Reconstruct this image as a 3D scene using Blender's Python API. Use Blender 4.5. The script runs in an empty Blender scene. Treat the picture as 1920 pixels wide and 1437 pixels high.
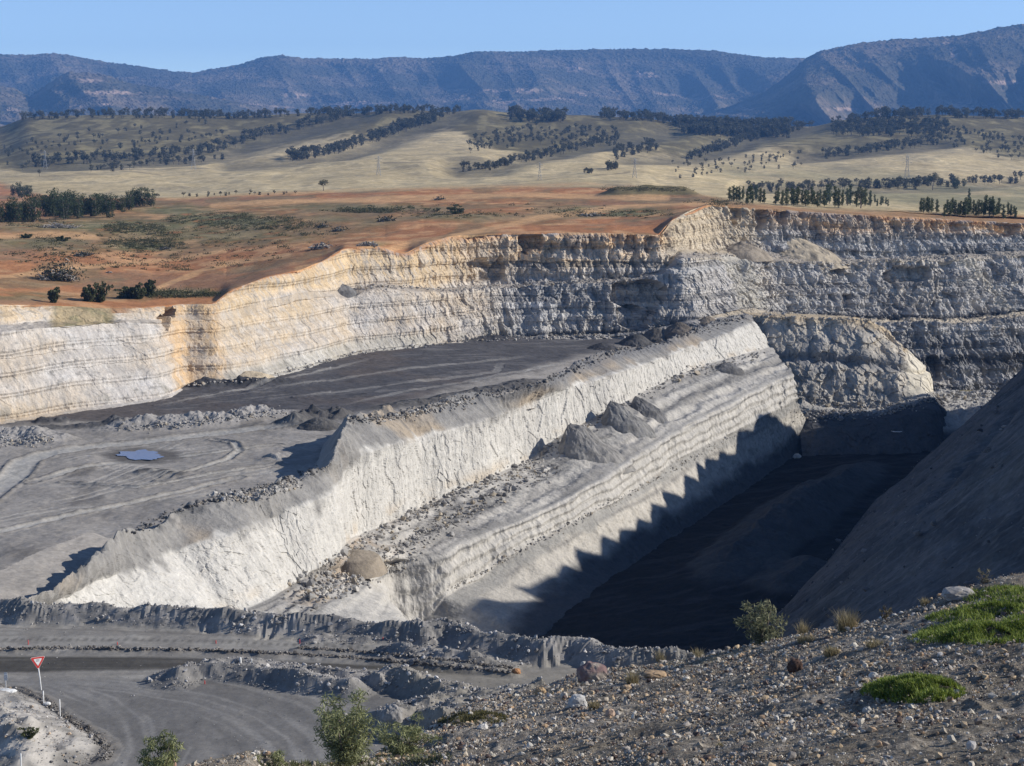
import bpy, math, random
import numpy as np
from mathutils import Vector, Matrix

random.seed(7)
rng = np.random.default_rng(11)
sc = bpy.context.scene
COL = sc.collection

# ------------------------------------------------------------------ camera, sky, sun, exposure
F = 3300.0                      # focal length in pixels of the 1920 px wide photograph
PITCH = math.radians(8.335)     # looking down
cam_d = bpy.data.cameras.new("camera"); cam = bpy.data.objects.new("camera", cam_d); COL.objects.link(cam)
cam_d.sensor_fit = 'HORIZONTAL'; cam_d.sensor_width = 36.0; cam_d.lens = F / 1920 * 36.0
cam_d.clip_start = 0.5; cam_d.clip_end = 60000
cam.location = (0, 0, 0); cam.rotation_euler = (math.radians(90) - PITCH, 0, 0)
sc.camera = cam

SUN = Vector((0.893, 0.06, 0.445)).normalized()      # towards the sun: low, from the right
SUN_EL = math.asin(SUN.z); SUN_AZ = math.atan2(SUN.x, SUN.y)
w = bpy.data.worlds.new("World"); sc.world = w; w.use_nodes = True
nt = w.node_tree; nt.nodes.clear()
sky = nt.nodes.new('ShaderNodeTexSky'); sky.sky_type = 'NISHITA'; sky.sun_disc = False
sky.sun_elevation = SUN_EL; sky.sun_rotation = SUN_AZ
sky.altitude = 300; sky.air_density = 0.45; sky.dust_density = 0.0; sky.ozone_density = 1.3
bg = nt.nodes.new('ShaderNodeBackground'); bg.inputs[1].default_value = 0.15
wo = nt.nodes.new('ShaderNodeOutputWorld')
nt.links.new(sky.outputs[0], bg.inputs[0]); nt.links.new(bg.outputs[0], wo.inputs[0])
sl = bpy.data.lights.new("sun", 'SUN'); sl.energy = 5.0; sl.angle = math.radians(0.5); sl.color = (1.0, 0.945, 0.86)
so = bpy.data.objects.new("sun", sl); COL.objects.link(so)
so.rotation_euler = (-SUN).to_track_quat('-Z', 'Y').to_euler(); so.location = (300, 0, 200)
sc.view_settings.view_transform = 'Standard'; sc.view_settings.look = 'None'
sc.view_settings.exposure = 0.22; sc.view_settings.gamma = 1.0

HAZE = 6.8e-5

# ------------------------------------------------------------------ projection helpers
CP, SP = math.cos(PITCH), math.sin(PITCH)
def P(px, py, D):
    v = (718.5 - py) / F; y = CP + v * SP
    return np.array([(px - 960) / F * D / y, D, (-SP + v * CP) * D / y])
def PZ(px, py, z):
    v = (718.5 - py) / F; y = CP + v * SP
    return P(px, py, z * y / (-SP + v * CP))
def proj(p):
    x, y, z = p[..., 0], p[..., 1], p[..., 2]
    d = y * CP - z * SP
    return 960 + F * x / d, 718.5 - F * (y * SP + z * CP) / d
def rdir(px, py):
    return Vector(P(px, py, 1.0)).normalized()

# ------------------------------------------------------------------ noise
def _h(ix, iy, iz, s):
    U = np.uint32; ix, iy, iz = np.asarray(ix).astype(U), np.asarray(iy).astype(U), np.asarray(iz).astype(U)
    n = (ix * U(73856093)) ^ (iy * U(19349663)) ^ (iz * U(83492791)) ^ U((s * 2654435) & 0xffffffff)
    n = (n ^ (n >> U(13))) * U(1274126177); n = (n ^ (n >> U(15))) * U(1103515245); n = n ^ (n >> U(16))
    return (n & U(0xffff)).astype(np.float32) / np.float32(65535.0)
def vnoise(p, s=0):
    p = np.asarray(p, dtype=np.float64)
    f = np.floor(p); i = f.astype(np.int32); f = (p - f).astype(np.float32); f = f * f * f * (f * (f * 6 - 15) + 10)
    r = 0
    for a in (0, 1):
        wa = f[..., 0] if a else 1 - f[..., 0]
        for b in (0, 1):
            wb = f[..., 1] if b else 1 - f[..., 1]
            for c in (0, 1):
                wc = f[..., 2] if c else 1 - f[..., 2]
                r = r + wa * wb * wc * _h(i[..., 0] + a, i[..., 1] + b, i[..., 2] + c, s)
    return r * 2 - 1
def fbm(p, scale, octs=4, s=0, gain=0.5):
    p = np.asarray(p) / np.asarray(scale, dtype=float)
    a = 1.0; r = 0; t = 0
    for o in range(octs):
        r = r + a * vnoise(p + o * 17.3, s + o); t += a; a *= gain; p = p * 2.03
    return r / t
def ridged(p, scale, octs=4, s=0, gain=0.5):
    p = np.asarray(p) / np.asarray(scale, dtype=float)
    a = 1.0; r = 0; t = 0
    for o in range(octs):
        r = r + a * (1 - 2 * np.abs(vnoise(p + o * 11.7, s + o))); t += a; a *= gain; p = p * 2.07
    return r / t
def cells(p, scale, s=0):
    """worley: id of the nearest cell and a random tilt plane through it (angular blocks)"""
    p = np.asarray(p) / np.asarray(scale, dtype=float)
    i = np.floor(p).astype(np.int32); sh = p.shape[:-1]
    d1 = np.full(sh, 9.0); idn = np.zeros(sh); r = [np.zeros(sh) for _ in range(3)]
    for a in (-1, 0, 1):
        for b in (-1, 0, 1):
            for c in (-1, 0, 1):
                x, y, z = i[..., 0] + a, i[..., 1] + b, i[..., 2] + c
                dx = x + _h(x, y, z, s + 1) - p[..., 0]; dy = y + _h(x, y, z, s + 2) - p[..., 1]; dz = z + _h(x, y, z, s + 3) - p[..., 2]
                d = dx * dx + dy * dy + dz * dz; m = d < d1
                idn = np.where(m, _h(x, y, z, s + 4), idn); d1 = np.where(m, d, d1)
                for k, q in enumerate((dx, dy, dz)): r[k] = np.where(m, q, r[k])
    t1, t2, t3 = (idn * 7.31) % 1 - .5, (idn * 13.7) % 1 - .5, (idn * 29.3) % 1 - .5
    return r[0] * t1 * 2 + r[1] * t2 * 2 + r[2] * t3 * 2, d1, idn
def sst(a, b, x):
    t = np.clip((x - a) / (b - a), 0, 1); return t * t * (3 - 2 * t)
def mixc(c, d, m):
    return c + (np.asarray(d) - c) * np.asarray(m)[..., None]

# ------------------------------------------------------------------ mesh helpers
def mesh_np(name, V, Fc, mat, col=None, smooth=False, parent=None):
    """V (n,3), Fc (m,k) faces with k corners"""
    V = np.ascontiguousarray(V, dtype=np.float32); Fc = np.ascontiguousarray(Fc, dtype=np.int32)
    me = bpy.data.meshes.new(name)
    k = Fc.shape[1]
    me.vertices.add(len(V)); me.vertices.foreach_set('co', V.ravel())
    me.loops.add(Fc.size); me.loops.foreach_set('vertex_index', Fc.ravel())
    me.polygons.add(len(Fc)); me.polygons.foreach_set('loop_start', np.arange(0, Fc.size, k, dtype=np.int32))
    me.polygons.foreach_set('use_smooth', np.full(len(Fc), smooth))
    me.update(calc_edges=True)
    if col is not None:
        a = me.color_attributes.new('col', 'FLOAT_COLOR', 'POINT')
        c4 = np.ones((len(V), 4), dtype=np.float32); c4[:, :3] = np.clip(col, 0.002, 1)
        a.data.foreach_set('color', c4.ravel())
    me.materials.append(mat)
    o = bpy.data.objects.new(name, me); COL.objects.link(o)
    if parent: o.parent = parent
    return o
def grid_faces(nu, nv):
    i = np.arange(nu * nv).reshape(nu, nv)
    return np.stack([i[:-1, :-1], i[1:, :-1], i[1:, 1:], i[:-1, 1:]], -1)
def grid_obj(name, G, mat, col, smooth=False, mask=None, kind='structure'):
    nu, nv = G.shape[:2]
    f = grid_faces(nu, nv)
    f = f[mask] if mask is not None else f.reshape(-1, 4)
    V = G.reshape(-1, 3); C = col.reshape(-1, 3)
    if mask is not None:
        u, inv = np.unique(f, return_inverse=True); V = V[u]; C = C[u]; f = inv.reshape(-1, 4)
    o = mesh_np(name, V, f, mat, C, smooth)
    if kind: o['kind'] = kind
    return o
def catmull(A, n, wts=None):
    """A (C,R,3) -> (n,R,3) along axis 0, chord parametrised, monotone-ish"""
    A = np.asarray(A, dtype=float)
    seg = np.sqrt(((A[1:] - A[:-1]) ** 2).sum(-1)).mean(1) if wts is None else np.diff(wts)
    t = np.concatenate([[0], np.cumsum(seg)]); ts = np.linspace(0, t[-1], n)
    k = np.clip(np.searchsorted(t, ts, 'right') - 1, 0, len(t) - 2)
    h = t[k + 1] - t[k]; s = ((ts - t[k]) / h)[:, None, None]; h = h[:, None, None]
    d = (A[1:] - A[:-1]) / np.diff(t)[:, None, None]
    m = np.zeros_like(A); m[0] = d[0]; m[-1] = d[-1]
    a, b = d[:-1], d[1:]
    m[1:-1] = np.where(a * b > 0, 2 * a * b / (a + b + 1e-12 * np.sign(a + b + 1e-30)), 0)
    return ((2 * s**3 - 3 * s**2 + 1) * A[k] + (s**3 - 2 * s**2 + s) * h * m[k] + (-2 * s**3 + 3 * s**2) * A[k + 1] + (s**3 - s**2) * h * m[k + 1])
def loft(cols, n, segs):
    """cols [C][R] of world points; segs = rows per segment. returns grid (n, rows,3), v (rows) in rail units"""
    L = catmull(cols, n); R = L.shape[1]
    rows, v = [], []
    for r in range(R - 1):
        for q in range(segs[r]):
            f = q / segs[r]; rows.append(L[:, r] * (1 - f) + L[:, r + 1] * f); v.append(r + f)
    rows.append(L[:, -1]); v.append(R - 1)
    return np.stack(rows, 1), np.array(v)
def smooth_v(G, k):
    for _ in range(k):
        H = G.copy(); H[:, 1:-1] = 0.25 * G[:, :-2] + 0.5 * G[:, 1:-1] + 0.25 * G[:, 2:]; G = H
    return G
def normals(G):
    n = np.cross(np.gradient(G, axis=0), np.gradient(G, axis=1))
    return n / (np.linalg.norm(n, axis=-1, keepdims=True) + 1e-9)
def face_cam(n, G):
    s = np.sign(-(n * G).sum(-1).mean()); return n * s

def tag(o, label=None, cat=None, group=None, kind=None):
    if label: o['label'] = label
    if cat: o['category'] = cat
    if group: o['group'] = group
    if kind: o['kind'] = kind
    return o
def empty(name, loc, label, cat, group=None, rz=0):
    o = bpy.data.objects.new(name, None); COL.objects.link(o); o.location = loc; o.rotation_euler = (0, 0, rz); o.empty_display_size = .1
    return tag(o, label, cat, group)
def copy_tree(o, parent=None):
    c = o.copy(); COL.objects.link(c)
    if parent: c.parent = parent
    for ch in o.children: copy_tree(ch, c)
    return c

# ------------------------------------------------------------------ materials
def new_mat(name, rough=0.95, spec=0.15):
    m = bpy.data.materials.new(name); m.use_nodes = True
    b = m.node_tree.nodes['Principled BSDF']; b.inputs['Roughness'].default_value = rough
    b.inputs['Specular IOR Level'].default_value = spec
    return m, m.node_tree, b
def earth(name, var=((2.0, 0.25), (0.4, 0.25)), bumps=((1.0, 0.5, 1.0),), zsq=1.0, rough=0.97, spec=0.1):
    """colour attribute x procedural mottling, bump at several sizes (size m, strength, distance)"""
    m, t, b = new_mat(name, rough, spec); N, L = t.nodes, t.links
    geo = N.new('ShaderNodeNewGeometry'); mp = N.new('ShaderNodeMapping'); mp.inputs['Scale'].default_value = (1, 1, zsq)
    L.new(geo.outputs['Position'], mp.inputs[0])
    at = N.new('ShaderNodeAttribute'); at.attribute_name = 'col'
    c = at.outputs['Color']
    for size, amt in var:
        n = N.new('ShaderNodeTexNoise'); n.inputs['Scale'].default_value = 1 / size; n.inputs['Detail'].default_value = 4; n.inputs['Roughness'].default_value = 0.65
        L.new(mp.outputs[0], n.inputs['Vector'])
        r = N.new('ShaderNodeMapRange'); r.inputs[1].default_value = 0.3; r.inputs[2].default_value = 0.7; r.inputs[3].default_value = 1 - amt; r.inputs[4].default_value = 1 + amt
        L.new(n.outputs[0], r.inputs[0])
        v = N.new('ShaderNodeVectorMath'); v.operation = 'SCALE'; L.new(c, v.inputs[0]); L.new(r.outputs[0], v.inputs['Scale']); c = v.outputs[0]
    L.new(c, b.inputs['Base Color'])
    prev = None
    for size, st, dist in bumps:
        n = N.new('ShaderNodeTexNoise'); n.inputs['Scale'].default_value = 1 / size; n.inputs['Detail'].default_value = 5; n.inputs['Roughness'].default_value = 0.7
        L.new(mp.outputs[0], n.inputs['Vector'])
        u = N.new('ShaderNodeBump'); u.inputs['Strength'].default_value = st; u.inputs['Distance'].default_value = dist
        L.new(n.outputs[0], u.inputs['Height'])
        if prev: L.new(prev, u.inputs['Normal'])
        prev = u.outputs[0]
    if prev: L.new(prev, b.inputs['Normal'])
    return m
def plain(name, colr, rough=0.6, spec=0.3, var=0.15, size=0.3, metal=0):
    m, t, b = new_mat(name, rough, spec); N, L = t.nodes, t.links
    b.inputs['Metallic'].default_value = metal
    g = N.new('ShaderNodeTexCoord'); n = N.new('ShaderNodeTexNoise'); n.inputs['Scale'].default_value = 1 / size; n.inputs['Detail'].default_value = 4
    L.new(g.outputs['Object'], n.inputs['Vector'])
    r = N.new('ShaderNodeMapRange'); r.inputs[1].default_value = .3; r.inputs[2].default_value = .7; r.inputs[3].default_value = 1 - var; r.inputs[4].default_value = 1 + var
    L.new(n.outputs[0], r.inputs[0])
    v = N.new('ShaderNodeVectorMath'); v.operation = 'SCALE'; v.inputs[0].default_value = colr; L.new(r.outputs[0], v.inputs['Scale'])
    L.new(v.outputs[0], b.inputs['Base Color'])
    return m
def leafy(name, trans=0.33):
    m, t, b = new_mat(name, 0.6, 0.2); N, L = t.nodes, t.links
    at = N.new('ShaderNodeAttribute'); at.attribute_name = 'col'
    L.new(at.outputs['Color'], b.inputs['Base Color'])
    tr = N.new('ShaderNodeBsdfTranslucent'); L.new(at.outputs['Color'], tr.inputs[0])
    mx = N.new('ShaderNodeMixShader'); mx.inputs[0].default_value = trans
    L.new(b.outputs[0], mx.inputs[1]); L.new(tr.outputs[0], mx.inputs[2]); L.new(mx.outputs[0], N['Material Output'].inputs[0])
    return m
M_rock = earth('pale_rock', var=((3.0, .10), (0.7, .14)), bumps=((1.6, .5, .5), (.4, .35, .15)))
M_floor = earth('pit_earth', var=((5.0, .12), (.8, .18)), bumps=((1.5, .35, .35), (.35, .3, .1)))
M_hill = earth('hill_grass', var=((70, .16), (16, .20), (4, .22)), bumps=((12, .3, 2.0),))
M_plat = earth('red_soil', var=((9, .12), (2.2, .22), (.6, .2)), bumps=((1.2, .4, .4),))
M_mount = earth('mountain_forest', var=((60, .16), (14, .14)), bumps=((14, .5, 5),))
M_road = earth('road_dust', var=((2.5, .08), (.35, .12)), bumps=((.5, .3, .08), (.15, .3, .04)))
M_gravel = earth('gravel_earth', var=((1.0, .15), (.16, .40), (.06, .35)), bumps=((.35, .7, .14), (.09, .9, .06)))
M_stone = earth('stones', var=((.15, .15),), bumps=((.12, .5, .03),))
M_leaf = leafy('leaves'); M_bark = plain('bark', (.16, .13, .11), .9, .1, .3, .4)
M_dead = plain('dead_wood', (.33, .30, .27), .9, .1, .3, .5)
M_white = plain('white_paint', (.80, .80, .78), .45, .3, .08, .3)
M_red = plain('red_paint', (.62, .06, .05), .45, .3, .12, .2)
M_black = plain('black_lettering', (.03, .03, .03), .5, .2, .05)
M_galv = plain('galvanised_steel', (.5, .51, .52), .45, .4, .15, .2)
M_conc = plain('pale_concrete', (.72, .72, .70), .9, .1, .15, .2)
M_lattice = plain('lattice_steel', (.42, .42, .42), .6, .2, .1, 4)

# ================================================================== TERRAIN
def ip(px, tab):
    t = np.array(tab, float); return np.interp(px, t[:, 0], t[:, 1])

# ---------------- cut faces of the pit (one continuous highwall, left to right) : rails top edge, upper base, bench edge, lower base, lower bench edge, bottom base
HW = [
 [(-160,566,380),(-160,618,372),(-160,640,364),(-160,812,356)],
 [(0,571,388),(0,610,384),(0,624,376),(0,790,368)],
 [(95,573,392),(98,602,386),(102,613,378),(110,772,370)],
 [(150,575,396),(160,603,390),(165,608,386),(165,764,375)],
 [(205,579,399),(210,600,395),(212,605,392),(218,757,379)],
 [(280,576,403),(288,600,399),(292,606,397.5),(312,741,387)],
 [(345,571,407),(347,590,405),(348,600,404),(352,724,393)],
 [(395,570,411),(397,590,409),(398,600,408),(410,722,397)],
 [(432,546,418),(440,582,416),(442,598,415),(470,712,404)],
 [(500,520,430),(508,562,428),(512,577,427),(540,695,416)],
 [(565,506,440),(570,548,438),(573,562,437),(590,681,426)],
 [(600,492,447),(612,546,443.5),(615,557,441),(630,669,432)],
 [(648,466,462),(648,543,457),(652,560,449),(664,660,440)],
 [(700,462,470),(705,532,466),(705,543,456),(715,654,448)],
 [(758,475,476),(762,538,472),(765,546,463),(772,648,456)],
 [(800,456,483),(805,541,478),(807,548,469),(812,644,462)],
 [(850,443,494),(850,540,489),(850,548,478),(850,640,470)],
 [(950,438,506),(950,532,501),(950,540,494),(950,632,487)],
 [(1050,437,514),(1050,528,509),(1050,535,504),(1050,628,498)],
 [(1150,437,523),(1150,522,518),(1150,529,513),(1160,624,507)],
 [(1232,440,531),(1238,508,526),(1240,516,521),(1250,610,514)],
 [(1262,412,550),(1275,467,543),(1285,486,528),(1292,600,518)],
 [(1330,385,580),(1330,470,568),(1340,484,545),(1355,588,528)],
 [(1400,390,586),(1400,468,577),(1372,490,556),(1400,578,540)],
 [(1460,393,589),(1470,474,582),(1440,490,566),(1450,585,553)],
 [(1550,399,593),(1560,487,586),(1560,494,574),(1570,593,562)],
 [(1660,405,599),(1660,484,591),(1660,491,580),(1660,600,567)],
 [(1780,411,606),(1780,478,597),(1786,488,580),(1795,598,571)],
 [(1850,415,610),(1850,474,601),(1850,486,594),(1850,592,577)],
 [(1920,418,614),(1920,470,605),(1920,480,598),(1920,585,581)],
 [(2080,426,625),(2080,466,615),(2080,476,607),(2080,580,590)]]
LOW = {21:[(1294,606,514),(1298,640,506)],22:[(1358,595,523),(1362,660,512)],23:[(1408,591,531),(1425,690,520)],24:[(1470,594,534),(1490,720,522)],
       25:[(1575,600,550),(1590,745,538)],26:[(1660,607,556),(1680,740,544)],27:[(1790,606,560),(1800,732,546)],28:[(1850,602,563),(1850,734,550)],
       29:[(1920,597,567),(1920,739,554)],30:[(2080,592,577),(2080,742,562)]}
F1, F2 = -62.0, -92.0
for i, c in enumerate(HW):                 # seat the foot of the wall on the floor: push the whole column away or nearer
    k = PZ(c[3][0], c[3][1], F1 + .4 - 3.3 * min(1, max(0, (c[3][0] - 780) / 370)))[1] / c[3][2] if i <= 16 else (1.085, 1.075, 1.065, 1.055)[i - 17] if i < 21 else 1.05 + .032 * (c[0][0] - 1330) / 750
    HW[i] = [(a, b, D * k) for a, b, D in c]
    if i in LOW: LOW[i] = [(a, b, D * k) for a, b, D in LOW[i]]
cols = []
for i, c in enumerate(HW):
    q = [P(*a) for a in c]
    px, py, D = c[3]
    lo = LOW.get(i, [(px + 2, py + 5, D - 2.2), (px + 4, py + 22, D - 5)])
    q += [P(*a) for a in lo]
    b = q[0].copy(); bk = q[0] / np.hypot(q[0][0], q[0][1]); b[:2] += bk[:2] * 6; b[2] -= 2.5   # tucked under the plateau
    cols.append([b] + q)
NU = 2300
G, vr = loft(cols, NU, [4, 110, 26, 150, 14, 110]); vr = vr - 1
G = smooth_v(G, 2)
px0, py0 = proj(G); V = np.broadcast_to(vr, G.shape[:2])
Nn = face_cam(normals(G), G); Nh = Nn.copy(); Nh[..., 2] *= 0.2; Nh /= np.linalg.norm(Nh, axis=-1, keepdims=True)
edge = np.clip(V / 0.08, 0, 1) * (V > 0)
rough = ip(px0, [(-200, .13), (600, .16), (780, .32), (900, .8), (1000, 1.0), (1150, 1.2), (1240, 1.1), (1290, .55), (1340, .6), (1390, 1.0), (1500, 1.15), (2100, 1.3)])
face = np.where((V > 1) & (V < 2), .35, 1.0) * np.where((V > 3) & (V < 4), .4, 1.0)
S1 = (1, 1, 2.2)
wp = np.stack([fbm(G, 5, 3, 5), fbm(G, 5, 3, 6), fbm(G, 5, 3, 7)], -1)
d = (.6 + .9 * rough) * fbm(G, (10, 10, 24), 3, 3) + 1.3 * np.maximum(0, rough - .3) * ridged(G, (22, 22, 50), 2, 31) + .75 * rough * fbm(G, (3.2, 3.2, 6.5), 3, 33) * (1 + fbm(G, (20, 20, 12), 2, 34))
c1, c2, cid = cells(G + 1.2 * wp, (5.5, 5.5, 8.0), 3)
d += rough * (1.1 * (cid - .5) + .6 * c1) * .8
k1, k2, kid = cells(G + .5 * wp, (2.0, 2.0, 3.0), 9)
d += rough * (.5 * (kid - .5) + .25 * k1)
m1_, _, mid_ = cells(G + .2 * wp, (.9, .9, 1.3), 17); d += rough * (.28 * (mid_ - .5) + .15 * m1_)
_, _, jid = cells(G + .6 * wp, (2.4, 2.4, 9.0), 51); d += rough * 1.05 * (jid - .5); _, _, jid2 = cells(G + .3 * wp, (1.1, 1.1, 4.0), 53); d += rough * .55 * (jid2 - .5)
bl_ = (G[..., 2] + .02 * G[..., 0] + .5 * wp[..., 0] + .35 * wp[..., 1]) / 1.9; li = np.floor(bl_); lf = bl_ - li; r1 = _h(li.astype(np.int32), 0 * li.astype(np.int32), 0 * li.astype(np.int32), 77); d += (.25 + .45 * rough) * (r1 - .5) * .9 * (.25 + .9 * sst(-.25, .35, fbm(G, (18, 18, 7), 3, 78)))
lay = fbm(np.stack([G[..., 2] + .03 * G[..., 0], .01 * px0, 0 * px0], -1), (1.6, 1, 1), 4, 35); d += .55 * rough * lay
d += .16 * fbm(G, (.8, .8, 1.2), 3, 60) + .22 * rough * fbm(G, (1.3, 1.3, 2.4), 2, 61)
d += -0.9 * rough * sst(.25, .62, fbm(G, (2.6, 2.6, 13), 3, 44))            # vertical chutes
flut = np.clip(1 - V / .75, 0, 1) * (V > 0)                                    # fluted loose soil under the rim
d += flut * 1.2 * rough * ridged(np.stack([G[..., 0], G[..., 1], G[..., 2] * .15], -1), 3.2, 3, 71)
# strata: small ledges following bedding
bed = G[..., 2] + .02 * G[..., 0] + 1.4 * fbm(G, (40, 40, 900), 2, 80)
d += .35 * np.sign(np.sin(bed * 1.5)) * sst(.1, .9, np.abs(np.sin(bed * 1.5))) * (1.2 - .5 * rough)
# slots and big alcoves the photograph shows (image position, half width, half height, depth m)
wx_ = px0 + 9 * wp[..., 0] + 7 * (kid - .5); wy_ = py0 + 9 * wp[..., 1] + 7 * (cid - .5)
def dent(x, y, wx, wy, dep):
    global d
    q = np.abs((wx_ - x) / wx) ** 2.6 + np.abs((wy_ - y) / wy) ** 2.6; d -= dep * sst(1.25, .75, q)
dent(312, 590, 8, 26, 6.0); dent(1195, 552, 50, 26, 6); dent(995, 455, 24, 18, 4.5); dent(1190, 592, 32, 18, 4)
dent(1700, 515, 42, 16, 4); dent(1375, 400, 10, 20, 3.0); dent(1425, 405, 12, 24, 3.5); dent(1465, 408, 8, 18, 3); dent(900, 508, 26, 18, 3); dent(935, 508, 10, 22, 3)
dent(1790, 428, 12, 10, 3); dent(1890, 430, 26, 12, 3.5); dent(1585, 565, 10, 14, 3); dent(1580, 520, 28, 14, 2.5)
dent(1180, 455, 10, 20, 2.5); dent(1215, 458, 8, 20, 2.5); dent(1750, 690, 12, 24, 4)
G2 = G + Nh * (d * face * edge)[..., None]
G2[..., 2] += np.where((V > 1) & (V < 2), .5, 0) * fbm(G, 3, 3, 90)
# --- colour of the rock, with sunlit noses and bench lines lightened in it
white = np.array((.455, .452, .455)); cream = np.array((.56, .43, .27)); tan = np.array((.52, .345, .18)); rust = np.array((.40, .20, .095))
grey = np.array((.40, .38, .355)); dgrey = np.array((.22, .22, .225)); coal = np.array((.05, .05, .053)); dirt = np.array((.34, .30, .255))
C = np.broadcast_to(white, G.shape).copy()
nz = fbm(G, (14, 14, 6), 4, 101); n2 = fbm(G, (3, 3, 9), 4, 102)
left = sst(980, 820, px0)                                        # pale left part; weathered grey-brown right part
gr = grey + (np.asarray((.43, .39, .335)) - grey) * sst(-.2, .5, nz)[..., None]
C = gr + (C - gr) * left[..., None]
lowl = sst(1250, 900, px0) * (V > 1.9) * (V < 3.2)
C = mixc(C, (.40, .405, .41), lowl * (1 - left) * .75)
# cream upper band (left) fading into white
depth_top = np.clip(V, 0, 1) + .25 * nz
creamy = sst(1.35, .7, depth_top) * sst(1000, 880, px0) + sst(.95, .45, depth_top) * sst(860, 960, px0) * .9 * sst(1420, 1300, px0)
C = mixc(C, cream, np.clip(creamy, 0, 1) * ip(px0, [(0, .9), (200, .5), (330, .7), (400, .95), (800, 1), (950, .75), (1230, .6), (1260, 1), (1340, 1), (1400, .5)]))
C = mixc(C, tan, sst(.62, .18, depth_top) * ip(px0, [(0, .1), (330, .7), (450, .25), (560, .2), (780, .25), (850, .55), (1240, .55), (1280, .15), (1340, .3), (1450, .7), (2000, .9)]))
C = mixc(C, rust, sst(.16, .02, np.clip(V, 0, 1) + .12 * n2) * (V < 1) * ip(px0, [(0, .15), (180, .9), (430, .8), (600, .35), (740, .9), (830, .7), (1000, .45), (1300, .25), (1500, .6), (2000, .8)]))
midw = sst(1440, 1500, px0) * (V < 1)
C = mixc(C, (.31, .30, .29), sst(.42, .62, np.clip(V, 0, 1) + .08 * nz) * midw * .9)
# tan slide in the left wall
sl_ = np.exp(-((px0 - (322 + .20 * (py0 - 590)) + 5 * nz) / 20) ** 2) + .8 * np.exp(-((px0 - (396 + .15 * (py0 - 590)) + 5 * nz) / 14) ** 2) + .45 * sst(318, 335, px0) * sst(420, 400, px0)
C = mixc(C, (.55, .385, .22), np.clip(sl_ * (1 + .7 * n2), 0, 1) * .9 * (V < 3.05))
C = mixc(C, cream, sst(400, 450, px0) * sst(660, 560, px0) * (V > 1) * sst(2.7, 1.9, V + .6 * nz) * .5)
C = mixc(C, (.43, .41, .36), sst(400, 450, px0) * sst(860, 800, px0) * sst(2.72, 2.9, V) * .8)
C = C * (1 + (.30 * (1 - left) + .10) * (r1 - .5) * 2)[..., None]; rb = (1 - left) * (px0 > 840)
C = mixc(C, (.29, .275, .26), rb * sst(.05, .35, lay + .25 * nz) * .6); C = mixc(C, (.47, .455, .43), rb * sst(-.1, -.4, lay + .2 * nz) * .6); C = mixc(C, (.15, .15, .155), rb * np.exp(-((lay - .28) / .035) ** 2) * .5)
# thin dark seams
for k, (a, wd, am) in enumerate(((.9, .05, .45), (2.1, .035, .3), (3.3, .06, .5), (5.2, .04, .4))):
    s_ = np.abs((bed * .45 + .25 * n2 + a) % 4.0 - 2.0); C = mixc(C, (.25, .24, .23), sst(wd * 2.2, wd * .3, s_ + .06 * n2) * am * .65 * sst(.0, .45, fbm(G, (15, 15, 3), 3, 120 + k)) * (V < 3))
sk = fbm(G, (1.5, 1.5, .7), 3, 140); C = mixc(C, (.20, .19, .175), sst(.30, .42, sk) * sst(-.2, .3, nz) * .6 * left); vs_ = fbm(G, (1.4, 1.4, 14), 4, 141); C = mixc(C, (.36, .345, .325), sst(.05, .45, vs_) * .5 * left); C = mixc(C, (.52, .505, .48), sst(.05, .4, -vs_) * .4 * left)
bas = sst(2.80, 2.9, V + .04 * n2) * sst(2.99, 2.93, V) * (px0 < 1000)
C = mixc(C, (.30, .28, .24), bas * sst(-.1, .3, n2) * .7)
C = mixc(C, coal, sst(2.9, 2.985, V + .05 * nz) * ip(px0, [(-200, 0), (840, 0), (1000, .6), (1150, .8), (1260, .3), (1500, .5), (1620, .8), (1920, .85), (2100, .85)]) * (V < 3.3))
C = mixc(C, dgrey, sst(3.9, 4.4, V + .3 * nz) * .5 * (px0 > 1200)); C = mixc(C, coal, np.exp(-((V - 4.55 - .1 * nz) / .1) ** 2) * .75 * (px0 > 1640))
C = mixc(C, (.50, .44, .35), ((V > 1.3) & (V < 2.03)) * sst(1270, 1300, px0) * .8); C = mixc(C, dirt, ((V > 1.02) & (V < 1.98)) * ip(px0, [(0, .2), (95, .9), (290, .6), (330, .2), (640, .5), (860, .5), (1250, .8), (2000, .6)]))  # bench edge lightened to read as sunlit, dirt laid over the tread
C = mixc(C, (.20, .20, .11), ((V > 0.9) & (V < 2)) * sst(80, 110, px0) * sst(235, 200, px0) * sst(-.1, .3, fbm(G, (4, 4, 4), 3, 130)) * .7)
C = mixc(C, (.50, .46, .39), sst(1795, 1806, px0 - (py0 - 490) * .85) * sst(1835, 1815, px0 - (py0 - 490) * .85) * (V > 1.9) * (V < 3) * .8); C = mixc(C, (.50, .43, .33), sst(3.02, 3.3, V) * sst(3.98, 3.8, V) * (px0 > 1330))  # spur flank and lower bench lightened in colour as if sunlit
rampm = sst(88, 110, px0 + 6 * nz) * sst(222, 205, px0 + 6 * nz) * (V < 2.0); C = mixc(C, mixc(np.broadcast_to((.36, .285, .17), G.shape), (.25, .215, .12), sst(-.1, .3, fbm(G, (3, 3, 3), 3, 131))), rampm * .92); C = mixc(C, (.30, .16, .08), sst(200, 210, px0) * sst(250, 225, px0) * (V < .5) * .8)
C = mixc(C, (.52, .435, .31), sst(1238, 1262, px0) * sst(1450, 1395, px0) * sst(1.7, 1.2, V) * .75)
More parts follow.
